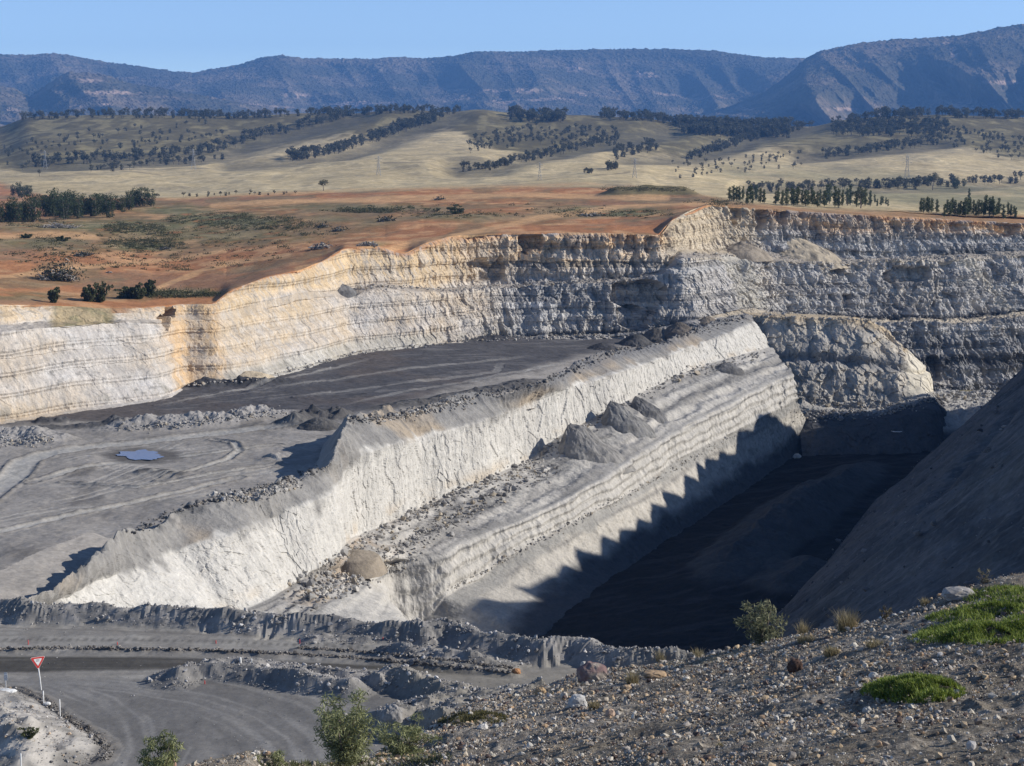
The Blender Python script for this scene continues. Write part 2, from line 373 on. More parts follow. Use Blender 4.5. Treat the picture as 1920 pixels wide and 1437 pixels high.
# noses turned to the sun: their sunlit brightness put into the colour
C = mixc(C, (.47, .44, .38), sst(1352, 1362, px0 - (py0 - 500) * .3) * sst(1425, 1395, px0 - (py0 - 500) * .3) * (V > 1.6) * (V < 3) * .85)
C *= (1 + .10 * nz + .16 * (kid - .5))[..., None]
grid_obj('highwall', G2, M_rock, C)

# ---------------- block that closes the end of the ridge
EB = [
 [(1395,586,545),(1408,592,530),(1452,672,525),(1490,752,520),(1500,812,503)],
 [(1440,588,548),(1450,593,530),(1480,672,524),(1512,757,517),(1525,810,501)],
 [(1480,589,548),(1490,594,530),(1510,672,523),(1540,761,515),(1550,806,500)],
 [(1550,592,549),(1552,597,531),(1562,676,522),(1582,766,513),(1592,800,499)],
 [(1600,595,550),(1610,601,532),(1625,680,522),(1640,766,513),(1650,792,500)],
 [(1638,606,551),(1645,614,533),(1678,690,523),(1693,752,515),(1700,778,502)],
 [(1680,648,551),(1688,655,533),(1722,700,526),(1735,738,519),(1745,772,505)],
 [(1690,650,553),(1697,655,542),(1741,694,538),(1746,735,534),(1765,766,522)],
 [(1690,650,556),(1695,655,553),(1738,698,550),(1744,738,547),(1775,765,535)]]
EBW = [[P(*a) for a in c] for c in EB]
for i_, sh_ in enumerate(((5, 5, -2, -6, -6), (3, 2, -2, -5, -5), (0, 0, -1, -3, -3))):
    EBW[i_] = [P(a, b, D + dD) for (a, b, D), dD in zip(EB[i_], sh_)]
for c in EBW: c.append(np.array((c[4][0] - 1, c[4][1] - 12, F2 - 1.5)))
G, vr = loft(EBW, 520, [10, 90, 90, 50, 30]); G = smooth_v(G, 3)
px0, py0 = proj(G); V = np.broadcast_to(vr, G.shape[:2]); Nn = face_cam(normals(G), G); Nh = Nn.copy(); Nh[..., 2] *= .4
c1, c2, cid = cells(G + 1.2 * np.stack([fbm(G, 4, 2, 5), fbm(G, 4, 2, 6), fbm(G, 4, 2, 7)], -1), (4.5, 4.5, 6), 13); k1, k2, kid = cells(G, (1.6, 1.6, 2.0), 19)
_, _, jid = cells(G, (2.4, 2.4, 8.0), 51); ridge_side = sst(0.62, .8, np.linspace(0, 1, G.shape[0]))[:, None] * np.ones_like(V)
rg = np.where(V < 1, .15, np.where(V < 3, 1.0, .7)) * (1 - .6 * sst(1690, 1700, px0) * (V < 3))
d = rg * (1.5 * fbm(G, (10, 10, 16), 3, 203) + 1.0 * (cid - .5) + .4 * c1 + .4 * (kid - .5) + .15 * k1 + .7 * fbm(G, (3.2, 3.2, 6.5), 3, 208) + 1.2 * ridged(G, (12, 12, 26), 2, 209) + .25 * fbm(G, 1.0, 3, 205) + 1.0 * (jid - .5) - .8 * sst(.25, .6, fbm(G, (3, 3, 14), 3, 206)))
d -= 1.6 * np.exp(-((V - 2) / .10) ** 2)
G2 = G + Nh * d[..., None]; nz = fbm(G, (9, 9, 5), 4, 207)
C = mixc(np.broadcast_to((.42, .395, .355), G.shape), (.50, .455, .385), sst(-.2, .4, nz)); C = mixc(C, dgrey, np.exp(-((V - 2 + .15 * nz) / .16) ** 2) * .7)
C = mixc(C, (.47, .38, .26), sst(1.35, 1.0, V + .15 * nz)); C = mixc(C, (.62, .57, .47), sst(1692, 1712, px0) * (V > 1) * (V < 3)); C = mixc(C, (.40, .385, .36), sst(2.9, 3.2, V)); C = mixc(C, (.085, .085, .088), sst(3.05, 3.5, V + .25 * nz))  # foot darkened in colour for the shade lying on it
C *= (1 + .12 * nz + .16 * (kid - .5))[..., None]
grid_obj('rock_block', G2, M_rock, C)

# ---------------- ridge of pale rock between the two floors
crest = [(-60,1226,-58),(20,1160,-58),(90,1115,-58.3),(160,1060,-58.3),(240,1003,-58.3),(290,992,-59),(340,955,-58.3),(430,930,-58),(480,936,-59),(530,905,-58.5),(600,880,-58.5),(622,868,-58),(640,820,-56.6),(652,784,-56),(690,778,-56.6),(722,770,-57),(750,778,-58),(800,766,-58),(860,746,-58),(940,742,-59),(1010,722,-58),(1070,690,-58),(1130,664,-57.5),(1190,655,-58.5),(1250,640,-58),(1300,622,-57.5),(1350,600,-57),(1410,591,-57)]
def Wy(x): return ip(x, [(-60,1262),(60,1150),(190,1085),(270,1060),(400,1012),(500,975),(600,935),(632,915),(660,862),(700,842),(800,818),(850,806),(960,772),(1060,730),(1150,702),(1250,668),(1350,630),(1415,603)])
def WBy(x): return ip(x, [(-60,1330),(100,1270),(270,1215),(350,1180),(490,1132),(560,1090),(640,1032),(652,1012),(690,997),(760,965),(870,915),(980,868),(1050,817),(1130,774),(1210,733),(1300,690),(1380,668),(1448,650)])
def T2y(x): return ip(x, [(100,1400),(300,1290),(470,1195),(560,1120),(640,1085),(700,1062),(760,1050),(827,1040),(900,1003),(973,978),(1040,948),(1113,907),(1190,858),(1275,805),(1380,752),(1440,722),(1486,700)])
def W2y(x): return ip(x, [(100,1480),(300,1370),(470,1290),(560,1225),(640,1195),(700,1190),(760,1180),(800,1163),(842,1112),(887,1093),(957,1043),(1017,1010),(1083,977),(1160,938),(1207,907),(1277,858),(1390,803),(1460,767),(1492,750)])
def FEy(x): return ip(x, [(300,1560),(600,1430),(760,1330),(880,1280),(960,1235),(1040,1170),(1110,1110),(1240,1020),(1380,930),(1480,860),(1530,820)])
T2x = lambda x: ip(x, [(-60,180),(90,330),(240,540),(430,690),(622,770),(652,830),(750,905),(860,1010),(1010,1113),(1130,1200),(1190,1275),(1290,1380),(1360,1440),(1410,1486)])
FEx = lambda x: ip(x, [(-60,400),(90,560),(240,740),(430,880),(622,980),(652,1020),(750,1090),(860,1180),(1010,1270),(1130,1345),(1190,1400),(1290,1465),(1360,1502),(1410,1530)])
cols = []
for (x, y, z) in crest:
    K = PZ(x, y, z); nrm = np.array((.86, -.5, 0))
    B0 = K - nrm * (7.5 if 600 < x < 700 else 6); B0[2] = F1 - 1.5
    xw = x + ip(x, [(0,30),(240,40),(600,22),(660,38),(860,45),(1200,20),(1410,5)]); Wp = PZ(xw, Wy(xw), z - ip(x, [(0,2.5),(240,4),(600,3.2),(650,5),(860,4.3),(1100,3),(1300,2.5),(1410,1.5)]))
    dxy = Wp[:2] - K[:2]
    xb = xw + ip(x, [(0,60),(240,120),(430,60),(600,14),(650,2),(1100,2),(1300,8),(1410,30)]); WB = P(xb, WBy(xb), Wp[1] - ip(x, [(0,3),(240,3),(430,3),(600,3),(660,2.2),(1410,3)]))
    xt = T2x(x); T2 = PZ(xt, T2y(xt), ip(xt, [(180,-80.5),(690,-80.5),(830,-79.3),(1010,-77.5),(1200,-74.5),(1486,-69.5)]))
    W2 = P(xt + 6, W2y(xt + 6), T2[1] - ip(x, [(0,6),(600,5),(660,2.5),(1410,2.5)]))
    xf = FEx(x); FE = PZ(xf, FEy(xf), F2)
    if x < 500:
        f_ = ip(x, [(430, 1.0), (490, .55)]); T2 = WB + nrm * 9; T2[2] = WB[2] - .8; W2 = T2 + nrm * 14; W2[2] = T2[2] - 3.5; FE = W2 + nrm * 26; FE[2] = F2
    FO = FE + nrm * 4; FO[2] = F2 - 3
    cols.append([B0, K, Wp, WB, T2, W2, FE, FO])
RC = np.array(cols)
if 1:
    for c in RC[::3]: print('RIDGE', ' | '.join('%.0f %.0f %.0f' % tuple(q) for q in c))
NU = 1500
G, vr = loft(cols, NU, [12, 40, 110, 75, 75, 75, 6]); vr = vr - 1; G = smooth_v(G, 2)
px0, py0 = proj(G); V = np.broadcast_to(vr, G.shape[:2]); Nn = face_cam(normals(G), G); Nh = Nn.copy(); Nh[..., 2] *= .3
w1 = sst(.9, 1.1, V) * sst(2.05, 1.95, V); w2 = sst(2.95, 3.05, V) * sst(4.05, 3.95, V); loose = 1 - np.clip(w1 + w2, 0, 1)
Gs = G * np.array((1, 1, .12))
d = w1 * (.55 * fbm(G, (9, 9, 14), 3, 301) + .14 * ridged(Gs, 2.6, 3, 302) + .32 * (cells(G, (4.2, 4.2, 6.0), 61)[2] - .5) + .25 * (cells(G, (1.1, 1.1, 2.2), 63)[2] - .5) + .12 * fbm(Gs, .7, 3, 303))
k1, k2, kid = cells(G, (1.5, 1.5, 2.2), 29)
d += w1 * (.08 * (kid - .5) + .12 * k1) + w2 * (.9 * fbm(G, (7, 7, 9), 3, 305) + .10 * (kid - .5) + .45 * ridged(np.stack([G[..., 0], G[..., 1], G[..., 2] * .35], -1), 3.4, 3, 306) + .25 * fbm(G, (1.2, 1.2, 1.6), 3, 307))
d += loose * (.45 * fbm(G, (5, 5, 5), 4, 308) + .22 * fbm(G, 1.1, 3, 309) + .16 * (kid - .5))
rill = ridged(np.stack([G[..., 0] * .5 + G[..., 1] * .86, V * 0.6, V * 0], -1), 4.5, 3, 312)      # run-off rills down the spoil
d += sst(0, .25, V) * sst(1.25, .9, V) * .75 * rill
d += sst(4.02, 4.3, V) * .3 * ridged(np.stack([G[..., 0] * .5 + G[..., 1] * .86, V * 0.9, V * 0], -1), 3.0, 3, 313)
sc_f = np.where(V < 0, .5, 1.0) * sst(6.0, 5.6, V)
G2 = G + Nh * (d * sc_f)[..., None]
endw = np.linspace(0, 1, G.shape[0])[:, None] ** 22; G2 += (np.array((.45, .89, 0)) * (2.6 * fbm(G, (3.5, 3.5, 3.5), 4, 315) * endw)[..., None])
cr = np.exp(-(V / .16) ** 2); G2[..., 2] += np.exp(-(V / .3) ** 2) * .75 * ridged(G, (2.6, 2.6, 9), 3, 316); G2[..., 2] += cr * (.9 * fbm(G, (3.2, 3.2, 9), 3, 310) + 1.3 * np.maximum(0, fbm(G, (11, 11, 50), 2, 311)))
stp = np.sin((V - 2) * 24 + 3 * fbm(G, (14, 14, 14), 3, 317)); bw = sst(2.08, 2.2, V) * sst(3.0, 2.85, V); G2[..., 2] += bw * (.28 * stp * sst(-.4, .2, fbm(G, (10, 10, 10), 3, 318)) + .5 * fbm(G, (3, 3, 3), 4, 319)); wz = sst(3.0, 3.1, V) * sst(4.0, 3.9, V); G2 += Nh * (wz * .22 * np.sin((V - 3) * 20 + 2.5 * fbm(G, (9, 9, 9), 3, 341)))[..., None]
nz = fbm(G, (8, 8, 4), 4, 320); n2 = fbm(G, (1.6, 1.6, 6), 4, 321); n3 = fbm(G, (22, 22, 22), 3, 322)
spoil = mixc(np.broadcast_to((.27, .26, .245), G.shape), (.37, .31, .24), sst(.05, .45, n3 + .3 * nz)); spoil = mixc(spoil, (.17, .165, .16), sst(.15, .5, rill * .6 + .5 * nz) * .5 * (V > .1))
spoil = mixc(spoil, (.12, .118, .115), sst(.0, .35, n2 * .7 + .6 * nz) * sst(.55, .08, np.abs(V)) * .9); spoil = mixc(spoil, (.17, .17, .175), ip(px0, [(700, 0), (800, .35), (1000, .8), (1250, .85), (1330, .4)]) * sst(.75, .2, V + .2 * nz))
C = mixc(spoil, (.53, .512, .475), sst(.86, 1.16, V + .20 * nz + .16 * n2 + .14 * rill + .10 * n3) * sst(2.04, 1.98, V))
C = mixc(C, (.42, .40, .37), w1 * sst(.1, .5, n2) * .5); C = mixc(C, (.45, .375, .28), w1 * sst(1.7, 1.95, V) * sst(.0, .4, nz) * .6)
C = mixc(C, (.47, .455, .43), w1 * sst(.0, .3, nz - .1) * sst(1.2, 1.0, V) * .6)
fr = np.abs(fbm(G, (1.3, 1.3, 9), 3, 330)); C = mixc(C, (.20, .185, .17), w1 * sst(.02, .005, fr) * sst(.15, .4, fbm(G, (6, 6, 6), 2, 331)) * .8)
bench = sst(1.98, 2.06, V) * sst(3.05, 2.9, V)
bc = mixc(np.broadcast_to((.36, .345, .325), G.shape), (.20, .19, .175), np.exp(-((V - 2.5 - .15 * nz) / .13) ** 2) * .7 * sst(660, 720, px0)); bc = mixc(bc, (.50, .47, .42), np.exp(-((V - 2.72 - .1 * nz) / .07) ** 2) * .7)
C = mixc(C, bc, bench); C = mixc(C, (.36, .28, .20), bench * sst(770, 690, px0) * sst(500, 600, px0) * sst(-.2, .2, nz + .1) * .7)
C = mixc(C, (.46, .44, .405), sst(2.85, 3.05, V + .1 * nz) * sst(4.04, 3.97, V) * .95)
st_ = fbm(np.stack([V * 5.5, .012 * px0, 0 * V], -1), 1.0, 4, 340)
C = mixc(C, (.24, .23, .215), bench * sst(.0, .35, st_ + .25 * n2) * .7); C = mixc(C, (.52, .495, .45), bench * sst(-.05, -.35, st_ + .2 * n2) * .6)
for a, wd, am in ((3.12, .035, .75), (3.55, .02, .45), (2.93, .03, .6), (2.3, .02, .4)):
    C = mixc(C, (.19, .185, .18), np.exp(-((V - a - .06 * n3) / wd) ** 2) * am * sst(-.35, .1, nz))
tal = sst(3.99, 4.05, V + .03 * n2); C = mixc(C, mixc(np.broadcast_to((.31, .30, .28), G.shape), (.47, .44, .39), sst(4.12, 4.25, V + .15 * nz) * sst(4.72, 4.5, V + .2 * nz) * .85), tal); C = mixc(C, (.09, .09, .093), sst(4.5, 4.8, V + .2 * nz))  # lower talus darkened for the shade that covers it, sunlit strip kept pale
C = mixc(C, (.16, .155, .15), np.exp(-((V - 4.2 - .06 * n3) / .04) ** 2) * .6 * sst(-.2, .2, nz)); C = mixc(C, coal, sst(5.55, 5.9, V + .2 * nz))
C *= (1 + .10 * nz + .12 * n2)[..., None]
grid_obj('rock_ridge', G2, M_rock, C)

# ---------------- helpers for flat grounds
def ground_grid(x0, x1, nx, y0, y1, ny):
    X, Y = np.meshgrid(np.linspace(x0, x1, nx), np.linspace(y0, y1, ny), indexing='ij'); return X, Y
def pl(points, z):
    return np.array([PZ(a, b, z)[:2] for a, b in points])
def dist_poly(X, Y, pts):
    """distance to a polyline, signed (+ = left of travel), and position 0..1 along it"""
    best = np.full(X.shape, 1e9); sg = np.zeros(X.shape); tt = np.zeros(X.shape); n = len(pts) - 1
    for i in range(n):
        a, b = pts[i], pts[i + 1]; dx, dy = b - a; L2 = dx * dx + dy * dy + 1e-9
        t = np.clip(((X - a[0]) * dx + (Y - a[1]) * dy) / L2, 0, 1); ex, ey = X - a[0] - t * dx, Y - a[1] - t * dy
        q = np.hypot(ex, ey); m = q < best; best = np.where(m, q, best); sg = np.where(m, np.sign(dx * ey - dy * ex), sg); tt = np.where(m, (i + t) / n, tt)
    return best, sg, tt

# ---------------- upper (grey to coal black) pit floor
X, Y = ground_grid(-150, 84, 900, 190, 575, 960); Z = F1 - .058 * np.clip(X + 24, 0, 62)
G = np.stack([X, Y, Z], -1)
px0, py0 = proj(G)
Z = Z + .35 * fbm(G, 9, 3, 400) + .12 * fbm(G, 1.6, 3, 401)
def mound(pts, h, wdt, s, rag=.5):
    global Z
    dd, _, tt = dist_poly(X, Y, pl(pts, F1)); hh = h * (1 + rag * 1.6 * fbm(G, (4, 4, 4), 3, s)) * np.minimum(1, 8 * np.minimum(tt, 1 - tt) + .3)
    m = np.maximum(0, hh * (1 - dd / wdt)); Z = Z + m * (1 + .35 * fbm(G, 1.1, 3, s + 5)); return m
mm = mound([(-160,830),(0,826),(60,822),(100,832)], 2.2, 7, 410) + mound([(215,808),(260,800),(330,798),(420,792),(470,782),(540,775)], 2.3, 6, 411)
md = mound([(65,792),(130,790)], 1.2, 4, 412) + mound([(40,808),(140,804),(240,800)], .9, 4, 413) + mound([(350,728),(420,724),(480,722),(540,716)], 1.6, 4, 414) + mound([(540,800),(580,785),(620,782),(650,785)], 2.6, 5, 415) + mound([(780,642),(850,634),(960,630)], 1.2, 4, 430)
mm = mm + mound([(505,862),(545,855)], 1.1, 3, 416); md = md + mound([(250,888),(300,885),(345,895)], .6, 3, 417) + mound([(700,772),(800,752),(900,730),(1010,700)], 1.0, 5, 418) + mound([(640,752),(760,720),(860,690)], .25, 2.5, 419)
bk, sg, tt = dist_poly(X, Y, pl([(-80,1115),(0,1068),(70,1035),(150,1003),(215,985)], -59.5))       # low bank at the near left
bank = np.where(sg > 0, np.maximum(0, 2.4 - bk * 1.6), np.maximum(0, 2.4 - bk * .22)) * sst(1.0, .82, tt); Z = Z + bank
trk = np.zeros(X.shape); rut = np.zeros(X.shape)
for pts, wd in (([(-60,960),(0,912),(35,885),(50,862),(90,850),(190,835),(330,822),(480,805),(560,798)], 3.0), ([(60,905),(140,880),(250,862),(400,850),(520,835)], 1.4), ([(-60,1010),(60,985),(160,960),(330,925),(450,895)], 1.3), ([(300,900),(380,878),(430,862),(450,845),(440,832),(400,826)], 1.0), ([(120,905),(260,915),(400,890),(520,872)], .9),
                ([(470,735),(700,700),(850,680),(1000,655)], 1.6), ([(560,745),(780,715),(930,690),(940,672)], 1.4), ([(300,760),(500,722),(700,672)], 1.2), ([(640,760),(850,715),(1060,665)], 1.2)):
    dd, _, tt = dist_poly(X, Y, pl(pts, F1)); e = dd + .5 * fbm(G, 3, 3, 421)
    trk = np.maximum(trk, sst(wd, wd * .55, e) * np.minimum(1, 6 * np.minimum(tt, 1 - tt) + .1)); rut = np.maximum(rut, np.exp(-((np.abs(dd) - wd) / .5) ** 2))
_r = np.random.default_rng(3)
for _k in range(26):
    x_, y_ = _r.uniform(-20, 560), _r.uniform(835, 985); L_ = _r.uniform(90, 260); sl2 = -.16 + _r.normal() * .10; c_ = _r.normal() * .10
    pts = [(x_ + t * L_, y_ + sl2 * t * L_ + c_ * L_ * t * (1 - t)) for t in np.linspace(0, 1, 6)]
    dd, _, tt = dist_poly(X, Y, pl(pts, F1)); e = np.abs(dd - 1.1) + .25 * fbm(G, 2, 2, 440); trk = np.maximum(trk, .55 * sst(.55, .15, e) * np.minimum(1, 5 * np.minimum(tt, 1 - tt)) * (dd < 2))
Z = Z - .15 * trk + .22 * rut * (1 + fbm(G, 1.3, 2, 422)) * (px0 < 620)
pud = ((px0 - 266) / 46) ** 2 + ((py0 - 853.5) / 10.5) ** 2; pm = sst(4.5, 1.1, pud); Z = Z * (1 - pm) + (F1 - .2 + .12 * fbm(G, 3, 3, 431)) * pm
G = np.stack([X, Y, Z], -1)
nz = fbm(G, 14, 4, 425); n2 = fbm(np.stack([X * .55 - Y * .84, (X * .84 + Y * .55) * .12, Z * 0], -1), 1.5, 4, 426); n3 = fbm(G, 2.5, 4, 427)
C = mixc(np.broadcast_to((.275, .255, .232), X.shape + (3,)), (.35, .325, .295), sst(-.2, .5, nz)); C = mixc(C, (.135, .125, .115), sst(.15, .5, fbm(G, (6, 12, 6), 4, 428)) * .7)
cl = sst(-.15, .25, (-(py0 - ip(px0, [(-200,800),(0,800),(200,790),(430,778),(560,790),(650,780),(1200,640)])) / 40 + .35 * nz))
C = mixc(C, (.082, .08, .085), cl); C = mixc(C, (.15, .145, .145), cl * sst(.12, .5, n2 + .3 * nz) * .75); C = mixc(C, (.115, .095, .085), cl * sst(.0, .5, fbm(G, 18, 3, 429)) * .6)
C = mixc(C, (.29, .275, .26), sst(.05, .6, mm / 1.6)); C = mixc(C, coal, sst(.05, .5, md) * .8); C = mixc(C, (.33, .305, .275), sst(.05, .4, bank) * .8)
C = mixc(C, (.40, .385, .355), np.minimum(1, trk) * np.where(cl > .5, .32, .85)); C = mixc(C, (.1, .095, .09), rut * .5 * (px0 < 620) * (1 - cl)); C *= (1 + .12 * n3)[..., None]
C = mixc(C, (.10, .092, .085), sst(3.6, 1.0, pud + 1.2 * n3) * .85)
cd, csg, _ = dist_poly(X, Y, np.vstack([RC[:, 1, :2], [(76, 546), (80, 600)]])); keep = (csg > 0) & (cd > 1.6)
grid_obj('pit_floor', G, M_floor, C, mask=keep[:-1, :-1] & (Y[:-1, :-1] > 205))
# puddles
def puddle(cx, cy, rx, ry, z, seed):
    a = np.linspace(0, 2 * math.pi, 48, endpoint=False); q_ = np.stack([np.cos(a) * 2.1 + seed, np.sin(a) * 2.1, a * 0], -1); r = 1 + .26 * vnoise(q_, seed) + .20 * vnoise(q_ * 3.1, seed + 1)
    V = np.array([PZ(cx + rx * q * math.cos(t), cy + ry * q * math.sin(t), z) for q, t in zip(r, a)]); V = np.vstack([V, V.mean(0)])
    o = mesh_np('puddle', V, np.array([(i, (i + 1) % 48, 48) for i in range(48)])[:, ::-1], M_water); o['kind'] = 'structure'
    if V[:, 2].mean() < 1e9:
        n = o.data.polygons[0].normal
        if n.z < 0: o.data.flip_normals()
M_water, _t, _b = new_mat('puddle_water', .25, .3); _b.inputs['Base Color'].default_value = (.11, .19, .37, 1); _b.inputs['Metallic'].default_value = .0  # murky blue that carries the sky's reflection in the base colour
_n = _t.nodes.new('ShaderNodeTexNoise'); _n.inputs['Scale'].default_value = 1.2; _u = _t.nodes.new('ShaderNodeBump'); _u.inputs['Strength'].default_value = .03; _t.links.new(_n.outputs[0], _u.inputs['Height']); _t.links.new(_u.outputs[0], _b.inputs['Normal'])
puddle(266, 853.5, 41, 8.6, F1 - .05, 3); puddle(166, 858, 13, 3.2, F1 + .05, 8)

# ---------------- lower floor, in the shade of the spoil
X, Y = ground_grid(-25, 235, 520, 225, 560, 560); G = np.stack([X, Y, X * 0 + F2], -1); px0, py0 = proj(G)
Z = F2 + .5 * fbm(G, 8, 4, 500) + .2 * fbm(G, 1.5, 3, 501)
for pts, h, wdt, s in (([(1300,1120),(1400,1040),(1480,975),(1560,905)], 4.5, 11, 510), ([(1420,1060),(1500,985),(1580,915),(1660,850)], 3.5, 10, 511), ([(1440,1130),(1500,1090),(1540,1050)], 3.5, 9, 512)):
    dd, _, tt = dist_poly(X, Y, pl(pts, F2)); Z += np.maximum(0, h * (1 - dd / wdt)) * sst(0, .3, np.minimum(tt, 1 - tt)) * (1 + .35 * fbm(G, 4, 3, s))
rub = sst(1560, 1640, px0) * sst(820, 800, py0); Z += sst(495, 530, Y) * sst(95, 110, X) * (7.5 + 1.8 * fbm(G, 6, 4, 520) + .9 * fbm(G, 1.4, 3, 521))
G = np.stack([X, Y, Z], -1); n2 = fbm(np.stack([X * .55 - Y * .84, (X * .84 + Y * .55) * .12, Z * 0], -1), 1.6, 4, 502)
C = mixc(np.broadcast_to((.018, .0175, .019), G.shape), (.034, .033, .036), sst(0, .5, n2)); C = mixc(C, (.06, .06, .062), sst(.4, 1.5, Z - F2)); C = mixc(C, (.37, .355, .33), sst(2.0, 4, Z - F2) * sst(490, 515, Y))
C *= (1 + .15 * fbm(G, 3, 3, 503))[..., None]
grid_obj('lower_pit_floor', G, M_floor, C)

# ---------------- plateau, paddocks and the wooded hills behind
pxs = np.array([-200,-100,0,60,95,150,205,280,310,345,395,432,465,500,530,565,585,600,625,648,675,700,730,758,780,800,825,850,900,950,1000,1050,1100,1150,1200,1232,1248,1262,1295,1330,1365,1400,1460,1550,1660,1780,1850,1920,2000,2080], float)
hx = np.array([c[0][0] for c in HW]); hy = np.array([c[0][1] for c in HW]); hd = np.array([c[0][2] for c in HW])
hp = np.array([P(*c[0]) for c in HW])
def py_far(x): return ip(x, [(-200,384),(0,380),(290,374),(500,364),(650,358),(900,352),(1100,349),(1200,353),(1350,372),(1450,381),(1600,388),(1800,394),(1920,398),(2080,402)])
def d_far(x): return ip(x, [(-200,850),(0,860),(650,900),(1100,900),(1250,850),(1350,760),(1450,690),(1700,690),(2080,700)])
def py_ridge(x): return ip(x, [(-200,262),(-60,246),(0,237),(60,219),(150,217),(430,219),(540,214),(600,210),(650,207),(760,207),(850,205),(890,204),(960,212),(1090,216),(1200,221),(1280,232),(1400,236),(1520,230),(1600,223),(1700,216),(1800,216),(1920,221),(2080,230)])
xs_ = np.linspace(-200, 2080, 229); ez_ = np.interp(xs_, hx, hp[:, 2]); kk = np.exp(-np.linspace(-2, 2, 41) ** 2); kk /= kk.sum(); ez_ = np.convolve(np.pad(ez_, 20, 'edge'), kk, 'valid')
cols = []
for x in pxs:
    e = np.array([np.interp(x, hx, hp[:, k]) for k in range(3)])
    yf, df = py_far(x), d_far(x); f0 = P(x, yf, df)
    e = e.copy(); e[2] += .06
    bk = e / np.hypot(e[0], e[1]); m0 = e + np.array((bk[0], bk[1], 0)) * 7; m0[2] = e[2] + .05; mb_ = e + np.array((bk[0], bk[1], 0)) * 34; mb_[2] = np.interp(x, xs_, ez_) * .85 + .15 * e[2]
    es = m0.copy(); es[2] = np.interp(x, xs_, ez_); m1 = es * .62 + f0 * .38; m2 = es * .25 + f0 * .75
    yr = py_ridge(x); q = lambda t: yf - 4 + (yr - yf + 4) * t
    cols.append([e, m0, mb_, m1, m2, f0, P(x, yf - 3, df + 330), P(x, q(.30), 1650), P(x, q(.58), 2050), P(x, q(.82), 2450), P(x, yr, 2750), P(x, yr + 6, 3000), P(x, yr + 30, 3500)])
L = catmull(cols, 1150, pxs); L = np.swapaxes(L, 0, 1)
L = catmull(L, 900, np.array([0, .14, .42, 1.0, 2.0, 2.6, 3.1, 4.3, 5.3, 6.3, 7.3, 7.6, 8.2])); G = np.swapaxes(L, 0, 1)
px0, py0 = proj(G); Yd = G[..., 1]
far = sst(900, 1500, Yd); edgefade = sst(0, 25, Yd - np.array([np.interp(px0[:, 0], hx, hp[:, 1])])[0][:, None])
pk = np.minimum(1, np.maximum(0, (2800 - Yd) / 300)) * .85 + .15
Z = G[..., 2] + (1 - far) * edgefade * (.9 * fbm(G, (28, 28, 999), 4, 600) + .25 * fbm(G, (5, 5, 999), 3, 601)) + far * pk * (9 * fbm(G, (260, 420, 9999), 4, 602) + 2.0 * fbm(G, (60, 90, 9999), 3, 603))
# gullies on the hills
GUL = [([(60,312),(200,300),(330,292),(400,285),(470,262),(560,240),(660,218)], 34), ([(430,306),(540,301),(620,290),(700,265),(760,242),(840,216)], 30), ([(860,318),(920,318),(960,308),(1050,286),(1150,262),(1250,250)], 30), ([(1180,300),(1290,298),(1400,262),(1520,236)], 34), ([(1500,296),(1560,290),(1640,280),(1760,266)], 26), ([(1400,352),(1600,350),(1800,346),(1960,340)], 20)]
gly = np.zeros(Z.shape)
for pts, wd in GUL:
    dd, _, _ = dist_poly(px0, py0 * 3.0, np.array([(a, b * 3.0) for a, b in pts])); gly = np.maximum(gly, sst(wd * 2.2, 0, dd))
Z = Z - far * 7 * gly
# soil windrow along the rim and cleared heaps, grassy dump on the skyline of the plateau
dd, _, tt = dist_poly(G[..., 0], G[..., 1], np.array([PZ(a, b, zz)[:2] for a, b, zz in ((370,556,-37),(440,532,-36),(500,508,-35),(560,492,-34),(595,482,-33.5))])); wr = np.maximum(0, 1.3 * (1 - dd / 2.6)); Z += wr * (1 + .5 * fbm(G, (2, 2, 99), 3, 611))
dd, _, tt = dist_poly(G[..., 0], G[..., 1], np.array([P(a, b, 800)[:2] for a, b in ((1110,355),(1180,352),(1250,354),(1330,366))])); dump = np.maximum(0, 4.2 * (1 - dd / 24)) * sst(0, .25, tt) * sst(1.0, .75, tt); Z += dump * (1 + .15 * fbm(G, (9, 9, 99), 3, 612))
G = np.stack([G[..., 0], G[..., 1], Z], -1)
nz = fbm(G, (40, 60, 9999), 4, 620); n2 = fbm(G, (7, 10, 9999), 4, 621); n3 = fbm(G, (150, 300, 9999), 4, 622); n4 = fbm(G, (14, 34, 9999), 4, 623)
red = mixc(np.broadcast_to((.40, .185, .085), G.shape), (.52, .29, .145), sst(-.1, .4, n2)); red = mixc(red, (.27, .155, .09), sst(.0, .4, nz + .3 * n2) * .8)
green = mixc(np.broadcast_to((.155, .145, .065), G.shape), (.24, .21, .115), sst(-.2, .3, n2))
gp = np.zeros(Z.shape)
for cx, cy, rx, ry, am in ((60,455,160,14,.7),(380,440,300,26,.75),(230,425,230,22,.9),(420,415,180,22,.95),(260,460,110,14,.9),(150,470,80,9,.5),(640,390,260,13,.7),(1130,398,150,11,1),(860,408,180,10,.7),(330,395,120,16,.9),(60,425,90,16,.7),(1020,415,70,8,.4),(330,550,120,9,.8),(60,555,130,10,.5),(1360,378,60,10,.4),(700,420,60,14,.5),(480,440,90,12,.7),(1000,372,300,6,.35),(700,458,40,6,.6),(620,412,70,10,.7)):
    gp = np.maximum(gp, am * sst(1.3, .2, np.hypot((px0 - cx) / rx, (py0 - cy) / ry) + .45 * n2 + .25 * n4))
C = mixc(red, green, np.minimum(1, gp * 1.15) * sst(-.6, -.05, n2 + .2 * n4 + .12)); C = mixc(C, (.17, .15, .085), sst(.05, .35, n4 + .4 * nz) * .55 * sst(380, 430, Yd))
